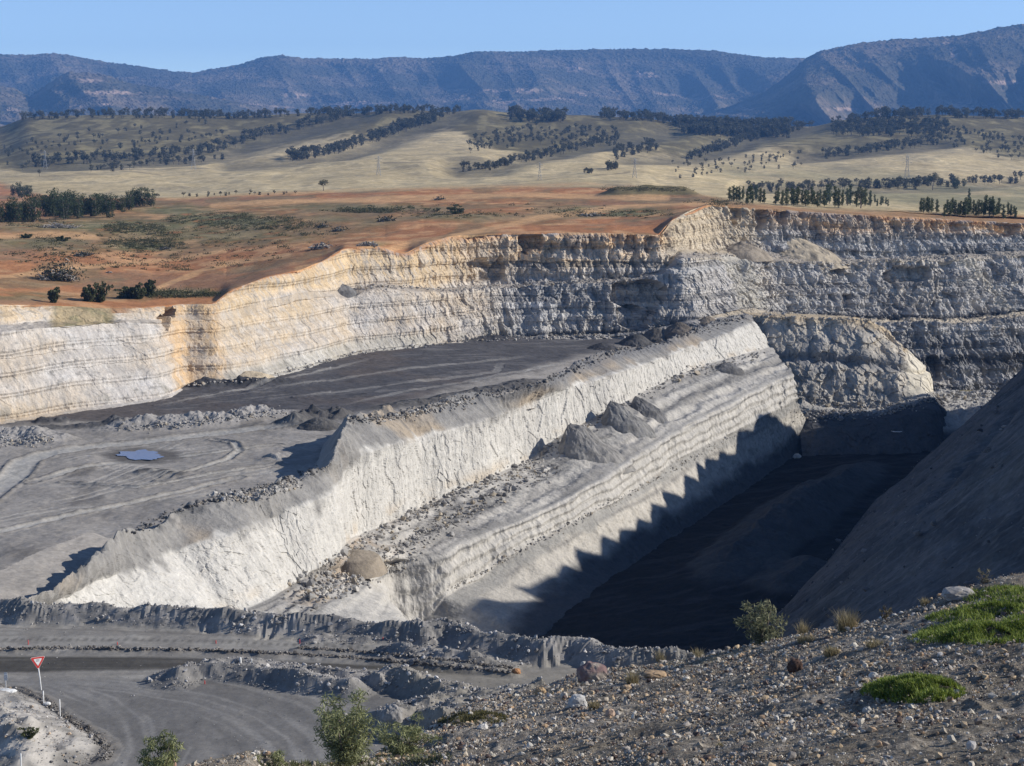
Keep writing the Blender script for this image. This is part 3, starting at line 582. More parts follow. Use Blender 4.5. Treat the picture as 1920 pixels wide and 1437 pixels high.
for pts, wd in (([(560,505),(760,462),(900,432),(1010,408),(1180,388),(1330,380)], 6), ([(300,540),(380,505),(440,490),(540,478)], 5), ([(-20,520),(120,505),(300,488),(420,470)], 5), ([(400,384),(700,374),(1000,366),(1250,372)], 6), ([(0,445),(90,440),(180,445)], 6)):
    dd, _, _ = dist_poly(px0, py0 * 1.6, np.array([(a, b * 1.6) for a, b in pts])); C = mixc(C, (.60, .36, .18), sst(wd * 1.8, wd * .6, dd + 4 * n2) * .75)
straw = mixc(np.broadcast_to((.50, .395, .22), G.shape), (.59, .47, .27), sst(-.2, .3, n4)); straw = mixc(straw, (.27, .225, .14), sst(.12, .45, n4 + .4 * n3) * .55)
hillc = mixc(np.broadcast_to((.135, .112, .056), G.shape), (.24, .20, .10), sst(-.15, .35, n4 + .5 * n3))
hy_ = ip(px0, [(-200,300),(0,318),(170,312),(330,292),(430,268),(520,258),(560,252),(640,250),(700,255),(760,243),(840,232),(900,262),(980,290),(1060,285),(1150,275),(1240,285),(1330,290),(1450,280),(1560,292),(1650,285),(1780,272),(1920,300),(2080,300)])
up = sst(8, -8, py0 - hy_ + 10 * n4 + 8 * n3); fieldc = mixc(straw, hillc, up); fieldc = mixc(fieldc, (.13, .115, .075), gly * .75)
oliv = sst(1300, 1380, px0) * sst(2100, 1300, Yd) * sst(-.1, .3, n3 + .4 * nz); fieldc = mixc(fieldc, (.24, .225, .125), oliv * .7)
fm = sst(6, -4, py0 - ip(px0, [(-200,352),(0,350),(100,365),(280,372),(330,374),(500,365),(650,359),(900,353),(1100,350),(1180,351),(1240,357),(1340,372),(1400,383),(1600,396),(1750,402),(1920,407),(2080,412)]) + 1.5 * n2 + 2)
C = mixc(C, fieldc, fm)
C = mixc(C, (.13, .12, .06), sst(.3, 1.2, dump) * .85 * (1 - fm * .5)); C = mixc(C, (.27, .15, .08), sst(.2, .8, wr) * .8)
C = mixc(C, (.30, .20, .11), sst(1300, 1400, px0) * (1 - fm) * .6)
# tracks across the paddocks
for pts in ([(100,325),(350,318),(560,318)], [(0,322),(230,328),(300,330)], [(720,315),(900,316)], [(900,350),(1050,340),(1180,330)]):
    dd, _, _ = dist_poly(px0, py0 * 3, np.array([(a, b * 3) for a, b in pts])); C = mixc(C, (.19, .16, .11), sst(4, 1, dd) * .6 * far)
C *= (1 + .10 * n2 + .07 * nz)[..., None]
# ragged, crumbling rim
v_ = np.linspace(0, 8.2, 900)[None]; hd_ = np.stack([-G[..., 0], -G[..., 1], 0 * Yd], -1); hd_ /= np.linalg.norm(hd_, axis=-1, keepdims=True)
rg_ = np.maximum(0, .5 * fbm(np.stack([px0 / 5, 0 * px0, 0 * px0], -1), 1.0, 4, 640) + .8 * fbm(np.stack([px0 / 22, 0 * px0, 0 * px0], -1), 1.0, 2, 641)) * ip(px0, [(-200, .5), (400, .6), (560, .9), (1200, 1.1), (2100, 1.1)])
G = G + hd_ * (rg_ * sst(.05, 0, v_))[..., None]; G[..., 2] -= sst(.012, 0, v_) * (.35 + .5 * rg_)
jn = int(900 * 3.05 / 8.2)
plateau = grid_obj('plateau', G[:, :jn + 1], M_plat, C[:, :jn + 1]); hills = grid_obj('hills', G[:, jn:], M_hill, C[:, jn:])

# ---------------- mountain range
def sky_y(x): return ip(x, [(-250,112),(-100,104),(0,102),(60,103),(95,100),(130,104),(200,117),(260,124),(320,134),(360,136),(400,130),(450,121),(500,106),(530,104),(570,110),(610,110),(650,110),(690,111),(740,107),(800,110),(850,105),(890,97),(960,97),(1000,96),(1100,93),(1200,92),(1280,93),(1340,95),(1380,102),(1430,108),(1500,109),(1510,110),(1540,96),(1600,83),(1680,74),(1760,71),(1800,66),(1860,55),(1920,45),(2000,38),(2150,30)])
def mountain(name, xs, top, foot, Dt, Db, amp, nu, nv, s, per, skew, cliffs):
    u = np.linspace(0, 1, nu)[:, None]; t = np.linspace(0, 1, nv)[None]
    x = xs[0] + (xs[1] - xs[0]) * u + 0 * t; yt = top(x[:, :1]); py = yt + (foot - yt) * t
    D = Dt + (Db - Dt) * t ** .9
    q = np.stack([(x - skew * t * 120) / per, t * .7 + 0 * x, x * 0 + s], -1)
    sp = ridged(q, 1.0, 3, 700 + s, .45); env = np.sin(np.clip(t, 0, 1) * math.pi * .5 + .05) ** .8 * sst(0, .12, t)
    D = D - amp * env * sp - amp * .25 * env * ridged(q * 2.7, 1.0, 2, 720 + s)
    D = D - cliffs[1] * sst(cliffs[0] - .03, cliffs[0] + .03, t + .08 * fbm(q, (.6, 9, 9), 3, 730))   # sandstone step
    yy = CP + (718.5 - py) / F * SP
    G = np.stack([(x - 960) / F * D / yy, D, (-SP + (718.5 - py) / F * CP) * D / yy], -1)
    Nn = face_cam(normals(G), G)
    tr = np.maximum(0, vnoise(G / 11.0, 741)) * 11 + 5 * vnoise(G / 28.0, 742)                 # tree canopy roughness
    G2 = G.copy(); G2[..., 2] += tr * .42; G2 += Nn * (tr * .22)[..., None]
    nz = fbm(G, 300, 4, 743); n2 = fbm(G, (40, 40, 60), 4, 744)
    C = mixc(np.broadcast_to((.085, .078, .052), G.shape), (.19, .15, .105), sst(-.1, .4, nz + .4 * n2)); C = mixc(C, (.035, .045, .03), sst(.05, .5, vnoise(G / 15., 741)) * .3)
    cb = np.exp(-((t + .08 * fbm(q, (.6, 9, 9), 3, 730) - cliffs[0]) / .05) ** 2) * sst(.05, .35, fbm(G, (200, 200, 900), 3, 745)) * sst(-.1, .25, n2)
    for cx, cy, rx, ry in CL: cb = np.maximum(cb, sst(1.2, .5, np.hypot((x - cx) / rx, (py - cy) / ry) + .5 * n2) * sst(-.15, .2, n2))
    C = mixc(C, (.60, .43, .33), np.clip(cb, 0, 1) * .6)
    grid_obj(name, G2, M_mount, C)
CL = [(985,171,38,7),(930,172,60,5),(860,170,30,4),(210,172,60,6),(170,150,40,6),(555,180,36,6),(1070,130,26,8),(1210,140,40,8),(1880,155,40,6),(1770,75,14,10)]
mountain('mountains', (-250, 1640), sky_y, 254, 10200, 8300, 900, 1500, 200, 1, 300., .9, (.58, 120))
CL = [(1770,78,12,8),(1880,155,45,5),(1580,205,40,4),(1400,205,20,5),(1360,195,18,6),(1790,100,10,14)]
def sky2(x): return ip(x, [(1180,236),(1290,220),(1370,200),(1440,170),(1490,130),(1512,109),(1540,96),(1600,83),(1680,74),(1760,71),(1800,66),(1860,55),(1920,45),(2000,38),(2150,30)])
mountain('near_mountain', (1180, 2150), sky2, 256, 8200, 6900, 820, 850, 200, 4, 200., 1.3, (.74, 60))
CL = [(160,152,45,5),(210,174,70,6),(110,172,20,5)]
def sky3(x): return ip(x, [(-250,150),(-60,166),(0,160),(30,168),(55,182),(80,165),(105,146),(130,136),(165,137),(200,142),(250,158),(300,166),(400,184),(520,205),(620,226)])
mountain('foothill', (-250, 620), sky3, 254, 7600, 6900, 480, 700, 130, 9, 260., .6, (.5, 50))
# broad sheet of country under everything, out to the horizon
gx = np.linspace(-6400, 6400, 40); gy = np.concatenate([np.linspace(-850, 60, 8), np.linspace(3300, 11100, 30)])
Xg, Yg = np.meshgrid(gx, gy, indexing='ij'); Zg = np.where(Yg > 3000, -75.0, -135.0)
gg = np.stack([Xg, Yg, Zg], -1); grid_obj('ground', gg, M_hill, np.broadcast_to((.2, .175, .11), gg.shape))

# ---------------- spoil heap on the right: its crest throws the toothed shadow
TOE = np.array([(-14,165),(8,215),(28,262),(47,316),(63,353),(86,414),(105,452),(126,492),(136,512)], float)
TEETH = [(800,1200),(845,1150),(868,1166),(885,1126),(905,1122),(950,1131),(955,1095),(985,1102),(1020,1127),(1023,1085),(1045,1080),(1055,1055),(1085,1068),(1077,1026),(1125,1038),(1125,1000),(1158,1014),(1160,990),(1193,997),(1195,968),(1218,975),(1215,940),(1250,952),(1240,918),(1280,933),(1280,884),(1308,898),(1305,863),(1323,880),(1324,862),(1348,863),(1350,849),(1380,851),(1384,808),(1398,804),(1411,806),(1423,778),(1441,780),(1460,788),(1492,806),(1520,801),(1535,801),(1547,780),(1600,776),(1640,752),(1680,743),(1708,744),(1733,750),(1760,760),(1800,768)]
bpy.context.view_layer.update()
DG = bpy.context.evaluated_depsgraph_get()
OB = bpy.data.objects
def hit(px, py, names, far=True):
    """first point of the named terrain along the ray of a pixel"""
    d = rdir(px, py); best = None
    for n in names:
        ok, loc, nor, _ = OB[n].ray_cast(Vector((0, 0, 0)) + d * .5, d, distance=20000)
        if ok and (best is None or loc.length < best.length): best = loc.copy()
    return best
Lx, Ly, Lz = SUN
pts = []
for (x, y) in TEETH:
    s = hit(x, y, ('rock_ridge', 'rock_block', 'lower_pit_floor', 'highwall'))
    if s is None: continue
    xt = np.interp(s.y, TOE[:, 1], TOE[:, 0]); k = Lz / Lx
    X = (s.z - F2 - k * s.x + .80 * xt) / (.80 - k)
    pts.append((s.y, s.x, s.z))
pts = np.array(pts); XCR = lambda y: np.interp(y, [255, 300, 350, 420, 500, 540], [150, 162, 168, 176, 186, 190])
yy = pts[:, 0] + (XCR(pts[:, 0]) - pts[:, 1]) * Ly / Lx; zz = pts[:, 2] + (XCR(yy) - pts[:, 1]) * Lz / Lx
o_ = np.argsort(yy); yy, zz = yy[o_], zz[o_]
print('CREST', [(round(a), round(b, 1)) for a, b in zip(yy, zz)])
ys = np.linspace(165, 540, 520); ylast = yy[-1]
crz = np.interp(ys, yy, zz) + 1.6 * fbm(np.stack([ys, 0 * ys, 0 * ys], -1), 7.0, 3, 810); crz = np.where(ys < yy[0], zz[0] - (yy[0] - ys) * .22, crz); crz = np.where(ys > ylast, zz[-1] - (ys - ylast) * 1.3, crz)
ker = np.exp(-np.linspace(-2.2, 2.2, 61) ** 2); ker /= ker.sum(); crs = np.convolve(np.pad(crz, 30, 'edge'), ker, 'valid')
xt = np.interp(ys, TOE[:, 1], TOE[:, 0])
s = np.linspace(0, 1, 260)[None]; Yg = ys[:, None] + 0 * s
zc = np.maximum(crs, F2 - 4)[:, None]; xc = XCR(ys)[:, None]
Xg = (xt[:, None] - 3) + (xc - xt[:, None] + 3) * s; prof = s ** .96
Zg = (F2 - 2.4) + (zc - F2 + 2.4) * prof + (crz - crs)[:, None] * np.clip((s - .80) / .20, 0, 1) ** 1.1
G1 = np.stack([Xg, Yg, Zg], -1)
Zg = Zg + sst(0, .06, s) * sst(1.0, .93, s) * (1.0 * fbm(G1, (14, 14, 14), 3, 800) + .35 * fbm(G1, 2.5, 3, 801) + 1.1 * ridged(np.stack([Yg, s * 3 + 0 * Yg, 0 * Yg], -1), (7, 1, 1), 3, 802) + .5 * ridged(np.stack([Yg, s * 5 + 0 * Yg, 0 * Yg], -1), (1.8, 1, 1), 2, 807))
# slumped bench in the heap face
gd, _, tt = dist_poly(Xg, Yg, np.array([(72, 300), (92, 345), (118, 392)])); Zg -= sst(5, 0, gd) * sst(0, .2, tt) * sst(1, .8, tt) * 2.2
s2 = np.linspace(0, 1, 60)[None, 1:]
X2 = xc + 70 * s2; Z2 = crz[:, None] * (1 - sst(0, .1, s2)) + sst(0, .1, s2) * (zc - 3) - 60 * s2 * .85
G = np.concatenate([np.stack([Xg, Yg, Zg], -1), np.stack([X2, ys[:, None] + 0 * X2, Z2], -1)], 1)
C = np.broadcast_to((.105, .104, .106), G.shape) * (1 + .2 * fbm(G, 5, 4, 803) + .15 * fbm(G, 1.0, 3, 804))[..., None]
C = mixc(C, (.105, .10, .092), sst(.0, .5, fbm(G, (25, 12, 25), 3, 805)) * .7); C = mixc(C, (.05, .05, .052), sst(.0, .35, fbm(G, (10, 26, 10), 3, 806)) * .6); C = mixc(C, (.17, .165, .16), sst(.25, .4, fbm(G, (1.2, 1.2, 1.2), 3, 808)) * .5)
grid_obj('spoil_heap', G, M_floor, C)

# ---------------- haul roads, berms and banks at the foot of the dump
Z0 = -44.0
X, Y = ground_grid(-62, 62, 640, 93, 172, 520); G = np.stack([X, Y, X * 0 + Z0], -1); px0, py0 = proj(G)
Z = Z0 + .10 * fbm(G, 6, 3, 900) + .03 * fbm(G, .8, 3, 901)
lump = fbm(G, (1.1, 1.1, 1), 3, 902); lump2 = fbm(G, (4, 4, 4), 3, 903)
def berm_pts(seq, h): return np.array([PZ(a, b, Z0 + h)[:2] for a, b in seq])
def ride(dd, h, wd, tt=None, endk=8, amp=.5):
    pr = np.clip(1 - dd / wd, 0, 1); pr = pr * pr * (3 - 2 * pr) * .5 + pr * .5
    e = 1 if tt is None else np.minimum(1, endk * np.minimum(tt, 1 - tt))
    return np.clip(h * e * pr * (1 + amp * lump2), 0, None) + pr * .30 * lump * e
BM = berm_pts([(-220,1112),(-60,1118),(0,1122),(60,1132),(130,1129),(240,1134),(370,1141),(480,1152),(560,1153),(640,1157),(720,1166),(800,1172),(840,1167),(900,1183),(960,1189),(1010,1203),(1080,1197),(1120,1209),(1180,1218),(1300,1225),(1500,1235),(1800,1240)], 1.45)
dd, sg, tt = dist_poly(X, Y, BM)
near_side = sg < 0
hb = ride(dd, 1.5, np.where(near_side, 2.1, 3.3), None, 8, .35); bmain = hb * (dd < 3.4)
# dozer track ribs on the far shoulder, cross grooves on the near face
rib = np.sin(tt * 21 * 62 + 5 * lump2) * np.exp(-((dd - .6) / .7) ** 2) * .07 * sst(-.3, .3, lump2) + near_side * np.sin(tt * 21 * 17 + 9 * lump2) * np.exp(-((dd - 1.5) / 1.0) ** 2) * .13 * sst(-.1, .3, lump2) + .30 * fbm(G, (1.9, 1.9, 2), 3, 905) * np.exp(-((dd - 1.2) / 1.4) ** 2)
Z = Z + bmain + rib
drop = (~near_side) & (dd > 1.2); Z = np.where(drop, np.minimum(Z, Z0 + 1.45 * (1 - 1.2 / 3.3) + .2 * lump - (dd - 1.2) * .95), Z)
# second heap in front of the main berm, right of the middle
for seq, h, wd, amp in (([(690,1203),(760,1212),(840,1222),(900,1226),(980,1238)], 1.0, 2.6, .6), ([(560,1192),(640,1188),(720,1194)], .5, 2.4, .5)):
    d2, _, t2 = dist_poly(X, Y, berm_pts(seq, h)); bb = ride(d2, h, wd, t2, 6, amp); Z = np.where(bb > .02, np.maximum(Z, Z0 + bb), Z); bmain = np.maximum(bmain, bb)
# low ragged windrow between the two lanes
wrow = np.zeros(X.shape)
for seq, h, wd in (([(-200,1222),(0,1217),(120,1216),(250,1217),(400,1220),(480,1223),(640,1232),(760,1243),(900,1256),(960,1262)], .24, 1.0), ([(560,1215),(700,1224),(860,1240),(960,1254)], .18, .9), ([(-200,1278),(-20,1272)], .3, 1.2)):
    d2, _, t2 = dist_poly(X, Y, berm_pts(seq, h)); bb = np.clip(1 - d2 / wd, 0, 1) * h * (1 + 1.2 * lump) ; wrow = np.maximum(wrow, np.clip(bb, 0, None)); Z = Z + np.clip(bb, 0, None)
# island berm between the junction arms
isl = np.zeros(X.shape)
for seq, h, wd, amp in (([(318,1266),(340,1249),(370,1241),(430,1241),(480,1246),(560,1260),(640,1272),(690,1282)], 1.25, 2.9, .25), ([(352,1240),(450,1238),(560,1252),(650,1262),(700,1264)], .8, 3.0, .3), ([(690,1258),(720,1250),(760,1254),(800,1268),(850,1276),(900,1280)], 1.6, 3.2, .4), ([(715,1340),(745,1330),(790,1320),(860,1300),(940,1280)], 1.6, 5.0, .4), ([(800,1330),(880,1310),(960,1290),(1040,1275)], 2.6, 6.0, .3)):
    d2, s2_, t2 = dist_poly(X, Y, berm_pts(seq, h)); bb = ride(d2, h, np.where(s2_ < 0, .62, 1.1) * wd, t2, 10, amp); isl = np.maximum(isl, bb)
Z = np.where(isl > .02, np.maximum(Z, Z0 + isl + .02), Z); Z = Z + sst(.1, .5, isl) * .16 * lump
# bank at the left with the posts
bank_edge = np.array([PZ(a, b, Z0)[:2] for a, b in ((-260,1286),(-30,1291),(30,1294),(80,1316),(120,1345),(165,1372),(196,1392),(203,1406),(190,1425),(150,1450),(60,1480),(-120,1520),(-400,1560))])
d2, sg2, t2 = dist_poly(X, Y, bank_edge); inside = sg2 < 0
lb = np.where(inside, np.minimum(.95, d2 * .45) * (1 + .15 * lump2) + .14 * lump * np.minimum(1, d2), 0); wl = np.clip(1 - np.abs(d2 - .2) / .9, 0, 1) * .28 * (1 + lump)
for seq, h, wd in (([(-120,1318),(-40,1320),(0,1322),(40,1338),(60,1352)], 1.5, 2.6), ([(-60,1368),(0,1362),(30,1376),(45,1398)], 1.3, 2.4)):
    d3, _, t3 = dist_poly(X, Y, berm_pts(seq, h + .6)); lb = lb + np.where(inside, ride(d3, h * .75, wd, None, 8, .2), 0)
Z = Z + np.maximum(lb, wl * (d2 < 1.2))
G = np.stack([X, Y, Z], -1); pyf = py0
n2 = fbm(G, (2.2, 2.2, 2), 4, 910); n3 = fbm(G, (.6, .6, .6), 3, 911); nstr = fbm(np.stack([X * .06, Y * 1.3, X * 0], -1), 1.0, 4, 912)
C = np.broadcast_to((.235, .222, .203), G.shape).copy(); C = mixc(C, (.29, .275, .25), sst(-.2, .4, n2 + nstr))
band = sst(-3, 5, py0 - ip(px0, [(-300,1228),(0,1230),(300,1232),(500,1238),(700,1248),(900,1262)])) * sst(5, -4, py0 - ip(px0, [(-300,1262),(0,1262),(250,1256),(500,1250),(700,1256),(900,1270)]))
C = mixc(C, (.060, .056, .05), np.clip(band * (1.1 + .5 * nstr), 0, 1) * .92 * sst(950, 800, px0))
for k, (dy, wd_) in enumerate(((0, .35), (1.6, .25), (-1.4, .3))):
    pass
d4, _, _ = dist_poly(X, Y, np.array([PZ(a, b, Z0)[:2] for a, b in ((-100,1267),(100,1276),(250,1290),(380,1312),(480,1345),(540,1385),(575,1440))]))
d5, _, _ = dist_poly(X, Y, np.array([PZ(a, b, Z0)[:2] for a, b in ((-100,1267),(100,1283),(190,1315),(235,1355),(245,1400),(215,1450))]))
lane = np.minimum(d4, d5); bl = fbm(np.stack([lane * 1.2, X * .05, Y * .05], -1), 1.0, 4, 913)
arm = sst(1268, 1282, py0) * (~inside) * (isl < .2); C = mixc(C, (.155, .15, .145), arm * .85); C = mixc(C, (.15, .145, .14), arm * sst(.05, .4, bl) * .6); C = mixc(C, (.30, .29, .275), arm * sst(-.05, -.4, bl) * .5)
# tyre cleat prints beside the windrow
cleat = (np.sin(X * 9.0) > .2) * np.exp(-((py0 - ip(px0, [(-300,1199),(0,1199),(300,1200),(480,1206),(700,1216)])) / 3.0) ** 2) * (px0 < 700); C = mixc(C, (.13, .125, .115), cleat * .7)
lin = np.abs((py0 - ip(px0, [(-300,1176),(0,1176),(300,1186),(420,1193),(600,1200)])));  C = mixc(C, (.15, .14, .13), np.exp(-(lin / 1.6) ** 2) * .5 * (px0 < 560))
C = mixc(C, (.15, .135, .12), sst(.05, .3, wrow) * .75); heapc = mixc(np.broadcast_to((.20, .192, .182), G.shape), (.29, .275, .26), sst(-.1, .4, n2 + .5 * n3))
ek = sst(.02, .10, np.maximum(isl, 0)) ; C = mixc(C, (.33, .315, .29), sst(2.2, .4, np.abs(lane - 6.5) + .8 * n2) * arm * .35); C = mixc(C, heapc, sst(.1, .4, np.maximum(bmain, isl))); C = mixc(C, (.42, .395, .36), sst(.05, .4, lb) * sst(-.3, .2, n2)); C = mixc(C, (.14, .13, .12), np.clip(wl * 4, 0, 1) * .85)
C = mixc(C, (.235, .215, .18), sst(690, 800, px0) * sst(1235, 1275, py0) * .7)
C *= (1 + .10 * n3 + .06 * n2)[..., None]
fc = lambda a: (a[:-1, :-1] + a[1:, :-1] + a[1:, 1:] + a[:-1, 1:]) / 4
# finer pass: the same sheet split into road, berms and bank
mb = fc(((bmain > .12) | drop) * 1.0) > .5; mi = (fc(isl) > .15) & ~mb; ml = (fc(inside * 1.0) > .5) & ~mb & ~mi; mr = ~(mb | mi | ml)
grid_obj('haul_road', G, M_road, C, mask=mr); grid_obj('earth_berm', G, M_road, C, mask=mb); grid_obj('island_berm', G, M_road, C, mask=mi); grid_obj('roadside_bank', G, M_road, C, mask=ml)

# ---------------- gravel slope in the foreground
GS = [ # far edge, a little inside, near end (below the frame)
 [(2200,985,89),(2220,1120,63),(2300,1640,26)],
 [(2050,1040,87),(2070,1160,61.5),(2120,1620,27)],
 [(1920,1078,85),(1935,1185,60.5),(1960,1600,27.7)],
 [(1860,1092,85),(1860,1200,60),(1880,1580,28.7)],
 [(1800,1108,85.5),(1800,1212,60),(1800,1560,29.7)],
 [(1700,1142,86.5),(1700,1235,61),(1700,1550,30.2)],
 [(1600,1168,88.5),(1600,1252,63),(1600,1550,30.7)],
 [(1500,1192,91),(1500,1268,66),(1500,1550,31.3)],
 [(1430,1207,95),(1410,1280,69.5),(1400,1550,32)],
 [(1330,1226,98),(1300,1300,73),(1280,1550,33)],
 [(1200,1248,103),(1160,1318,76),(1120,1550,36)],
 [(1080,1268,107),(1040,1335,78),(960,1550,39)],
 [(960,1298,109),(920,1352,79),(820,1550,43)],
 [(860,1338,100),(820,1385,76),(720,1560,46)],
 [(780,1388,84),(740,1420,70),(640,1570,48)],
 [(700,1425,72),(660,1455,64),(560,1580,50)],
 [(620,1442,66),(580,1475,60),(460,1600,50)],
 [(545,1432,62),(500,1470,57),(380,1600,48)],
 [(470,1405,60),(430,1450,55),(330,1600,46)],
 [(400,1415,59),(370,1455,54),(260,1610,45)],
 [(330,1440,58),(290,1480,53),(180,1620,44)],
 [(200,1500,57),(160,1540,52),(60,1680,42)],
 [(0,1560,56),(-40,1600,50),(-120,1750,40)]]
cols = []
for c in GS:
    q = [P(*a) for a in c]; e = q[0]; back = e / np.hypot(e[0], e[1])
    b1 = e.copy(); b1[:2] += back[:2] * 9; b1[2] -= 7; b2 = e.copy(); b2[:2] += back[:2] * 26; b2[2] -= 32
    b1[2] = max(b1[2], -60); b2[2] = max(b2[2], -75)
    cols.append([b2, b1] + q)
cols = [[q + np.array((dx_, 0, .06 * dx_ - .0012 * dx_ ** 2)) for q in cols[0]] for dx_ in (60, 30, 12)] + cols      # the dump runs on to the right
G, vr = loft(cols, 1500, [14, 14, 120, 360]); vr = vr - 2; G = smooth_v(G, 4); px0, py0 = proj(G); V = np.broadcast_to(vr, G.shape[:2])
on = sst(-.3, 0.05, V)
terr = fbm(np.stack([G[..., 0] * .35 + G[..., 1] * .1, G[..., 1] * 1.0, 0 * V], -1), 3.2, 3, 1001)
relief = .34 * terr + .24 * fbm(G, (2.2, 2.2, 2.2), 4, 1002) + .10 * ridged(G, (1.1, 1.1, 1.1), 3, 1003) + .035 * fbm(G, .35, 2, 1004)
G2 = G.copy(); G2[..., 2] += relief * (.4 + .6 * on)
n2 = fbm(G, 1.4, 4, 1010); n3 = fbm(G, .3, 3, 1011); n1 = fbm(G, (9, 9, 9), 3, 1012)
C = mixc(np.broadcast_to((.20, .175, .14), G.shape), (.31, .275, .23), sst(-.1, .4, n2 + n1)); C = mixc(C, (.10, .085, .07), sst(.1, .45, n3 + .3 * n2) * .6)
C = mixc(C, (.21, .185, .12), sst(1150, 1250, px0) * sst(1480, 1400, px0) * sst(.55, .2, V) * .5)
C *= (1 + .2 * n3)[..., None]
grid_obj('gravel_slope', G2, M_gravel, C)
gravelG, gravelV = G2, V

# ================================================================== OBJECTS
bpy.context.view_layer.update()
GROUNDS = ('haul_road', 'earth_berm', 'island_berm', 'roadside_bank', 'gravel_slope')
R_ = random.Random(5)
def ground_at(px, py, names=GROUNDS):
    h = hit(px, py, names)
    dy = 2
    while h is None and dy < 40: h = hit(px, py + dy, names); dy += 2
    if h is None: h = hit(px, py, GROUNDS + ('rock_ridge', 'pit_floor', 'lower_pit_floor', 'spoil_heap'))
    return h or Vector(P(px, py, 70))
def rmat(a, n=None):
    """random rotation matrices (n,3,3)"""
    q = rng.normal(size=(a, 4)); q /= np.linalg.norm(q, axis=1, keepdims=True); w_, x, y, z = q.T
    return np.stack([np.stack([1 - 2 * (y*y + z*z), 2 * (x*y - w_*z), 2 * (x*z + w_*y)], -1), np.stack([2 * (x*y + w_*z), 1 - 2 * (x*x + z*z), 2 * (y*z - w_*x)], -1), np.stack([2 * (x*z - w_*y), 2 * (y*z + w_*x), 1 - 2 * (x*x + y*y)], -1)], 1)
def tube(path, rad, n=6):
    path = np.array(path, float); rad = np.array(rad, float); V = []
    t = np.gradient(path, axis=0); t /= np.linalg.norm(t, axis=1, keepdims=True) + 1e-9
    up = np.array((0.31, .17, .93)); 
    for p, d, r in zip(path, t, rad):
        a = np.cross(d, up if abs(d @ up) < .95 else np.array((1., 0, 0))); a /= np.linalg.norm(a); b = np.cross(d, a)
        for k in range(n): V.append(p + r * (math.cos(2 * math.pi * k / n) * a + math.sin(2 * math.pi * k / n) * b))
    Fc = [(i * n + k, i * n + (k + 1) % n, (i + 1) * n + (k + 1) % n, (i + 1) * n + k) for i in range(len(path) - 1) for k in range(n)]
    V.append(path[-1]); V.append(path[0]); e = len(V)
    Fc += [((len(path) - 1) * n + k, (len(path) - 1) * n + (k + 1) % n, e - 2, e - 2) for k in range(n)]
    return np.array(V), np.array(Fc)
def join(parts):
    V, Fc, C = [], [], []; o = 0
    for p in parts:
        V.append(p[0]); Fc.append(np.asarray(p[1]) + o); o += len(p[0])
        if len(p) > 2: C.append(p[2])
    return (np.vstack(V), np.vstack(Fc)) + ((np.vstack(C),) if C else ())
def tri_ok(Fc): return Fc
def clean_mesh(o):
    o.data.validate(clean_customdata=False); return o
def leaves(P0, L, W, ca, cb, droop=0.0):
    """one bent-free blade quad per point; colour varies leaf by leaf"""
    n = len(P0); R = rmat(n); L = L * rng.uniform(.7, 1.3, n); W = W * rng.uniform(.7, 1.3, n)
    ax = R[:, :, 0].copy(); ax[:, 2] = ax[:, 2] * (1 - droop) - droop * .6; ax /= np.linalg.norm(ax, axis=1, keepdims=True)
    bx_ = np.cross(ax, R[:, :, 1]); bx_ /= np.linalg.norm(bx_, axis=1, keepdims=True) + 1e-9
    a = ax * L[:, None] / 2; b = bx_ * W[:, None] / 2
    V = np.stack([P0 - a, P0 + b, P0 + a, P0 - b], 1).reshape(-1, 3)
    t = rng.uniform(0, 1, n)[:, None]; C = np.asarray(ca) * (1 - t) + np.asarray(cb) * t; C = C * rng.uniform(.75, 1.25, (n, 1))
    return V, np.arange(4 * n).reshape(n, 4), np.repeat(C, 4, 0)
def in_clumps(cl, n):
    c = np.array([x[0] for x in cl], float); r = np.array([x[1] for x in cl], float); wt = r.prod(1) ** .7; k = rng.choice(len(cl), n, p=wt / wt.sum())
    d = rng.normal(size=(n, 3)); d /= np.linalg.norm(d, axis=1, keepdims=True); return c[k] + d * r[k] * (rng.uniform(.15, 1, (n, 1)) ** .5)

# ---------------- trees (prototypes about 10 m tall)
G_D = ((.040, .058, .026), (.085, .105, .048)); G_G = ((.055, .066, .040), (.115, .12, .075)); G_F = ((.060, .066, .045), (.135, .13, .095)); G_P = ((.040, .062, .024), (.10, .12, .045))
def gum(seed, n, leaf, pal=None):
    r = random.Random(seed); tr = []; cl = []
    top = (r.uniform(-.6, .6), r.uniform(-.6, .6), 4.2); tr.append(tube([(0, 0, -.6), (.1, 0, 2), top], [.30, .24, .18]))
    for k in range(5):
        a = k * 1.257 + r.uniform(-.4, .4); q = r.uniform(1.6, 3.0); e = (top[0] + q * math.cos(a), top[1] + q * math.sin(a), r.uniform(6.2, 8.6))
        tr.append(tube([top, ((top[0] + e[0]) / 2, (top[1] + e[1]) / 2, 5.6), e], [.16, .1, .04], 5)); cl.append((e, (r.uniform(1.2, 1.9), r.uniform(1.2, 1.9), r.uniform(.8, 1.3))))
        cl.append(((e[0] * .6 + r.uniform(-1, 1), e[1] * .6 + r.uniform(-1, 1), e[2] - r.uniform(.6, 1.8)), (1.1, 1.1, .7)))
    cl.append(((r.uniform(-.6, .6), r.uniform(-.6, .6), 8.9), (1.5, 1.5, 1.0)))
    return join(tr), leaves(in_clumps(cl, n), leaf, leaf * .6, *(pal or G_G))
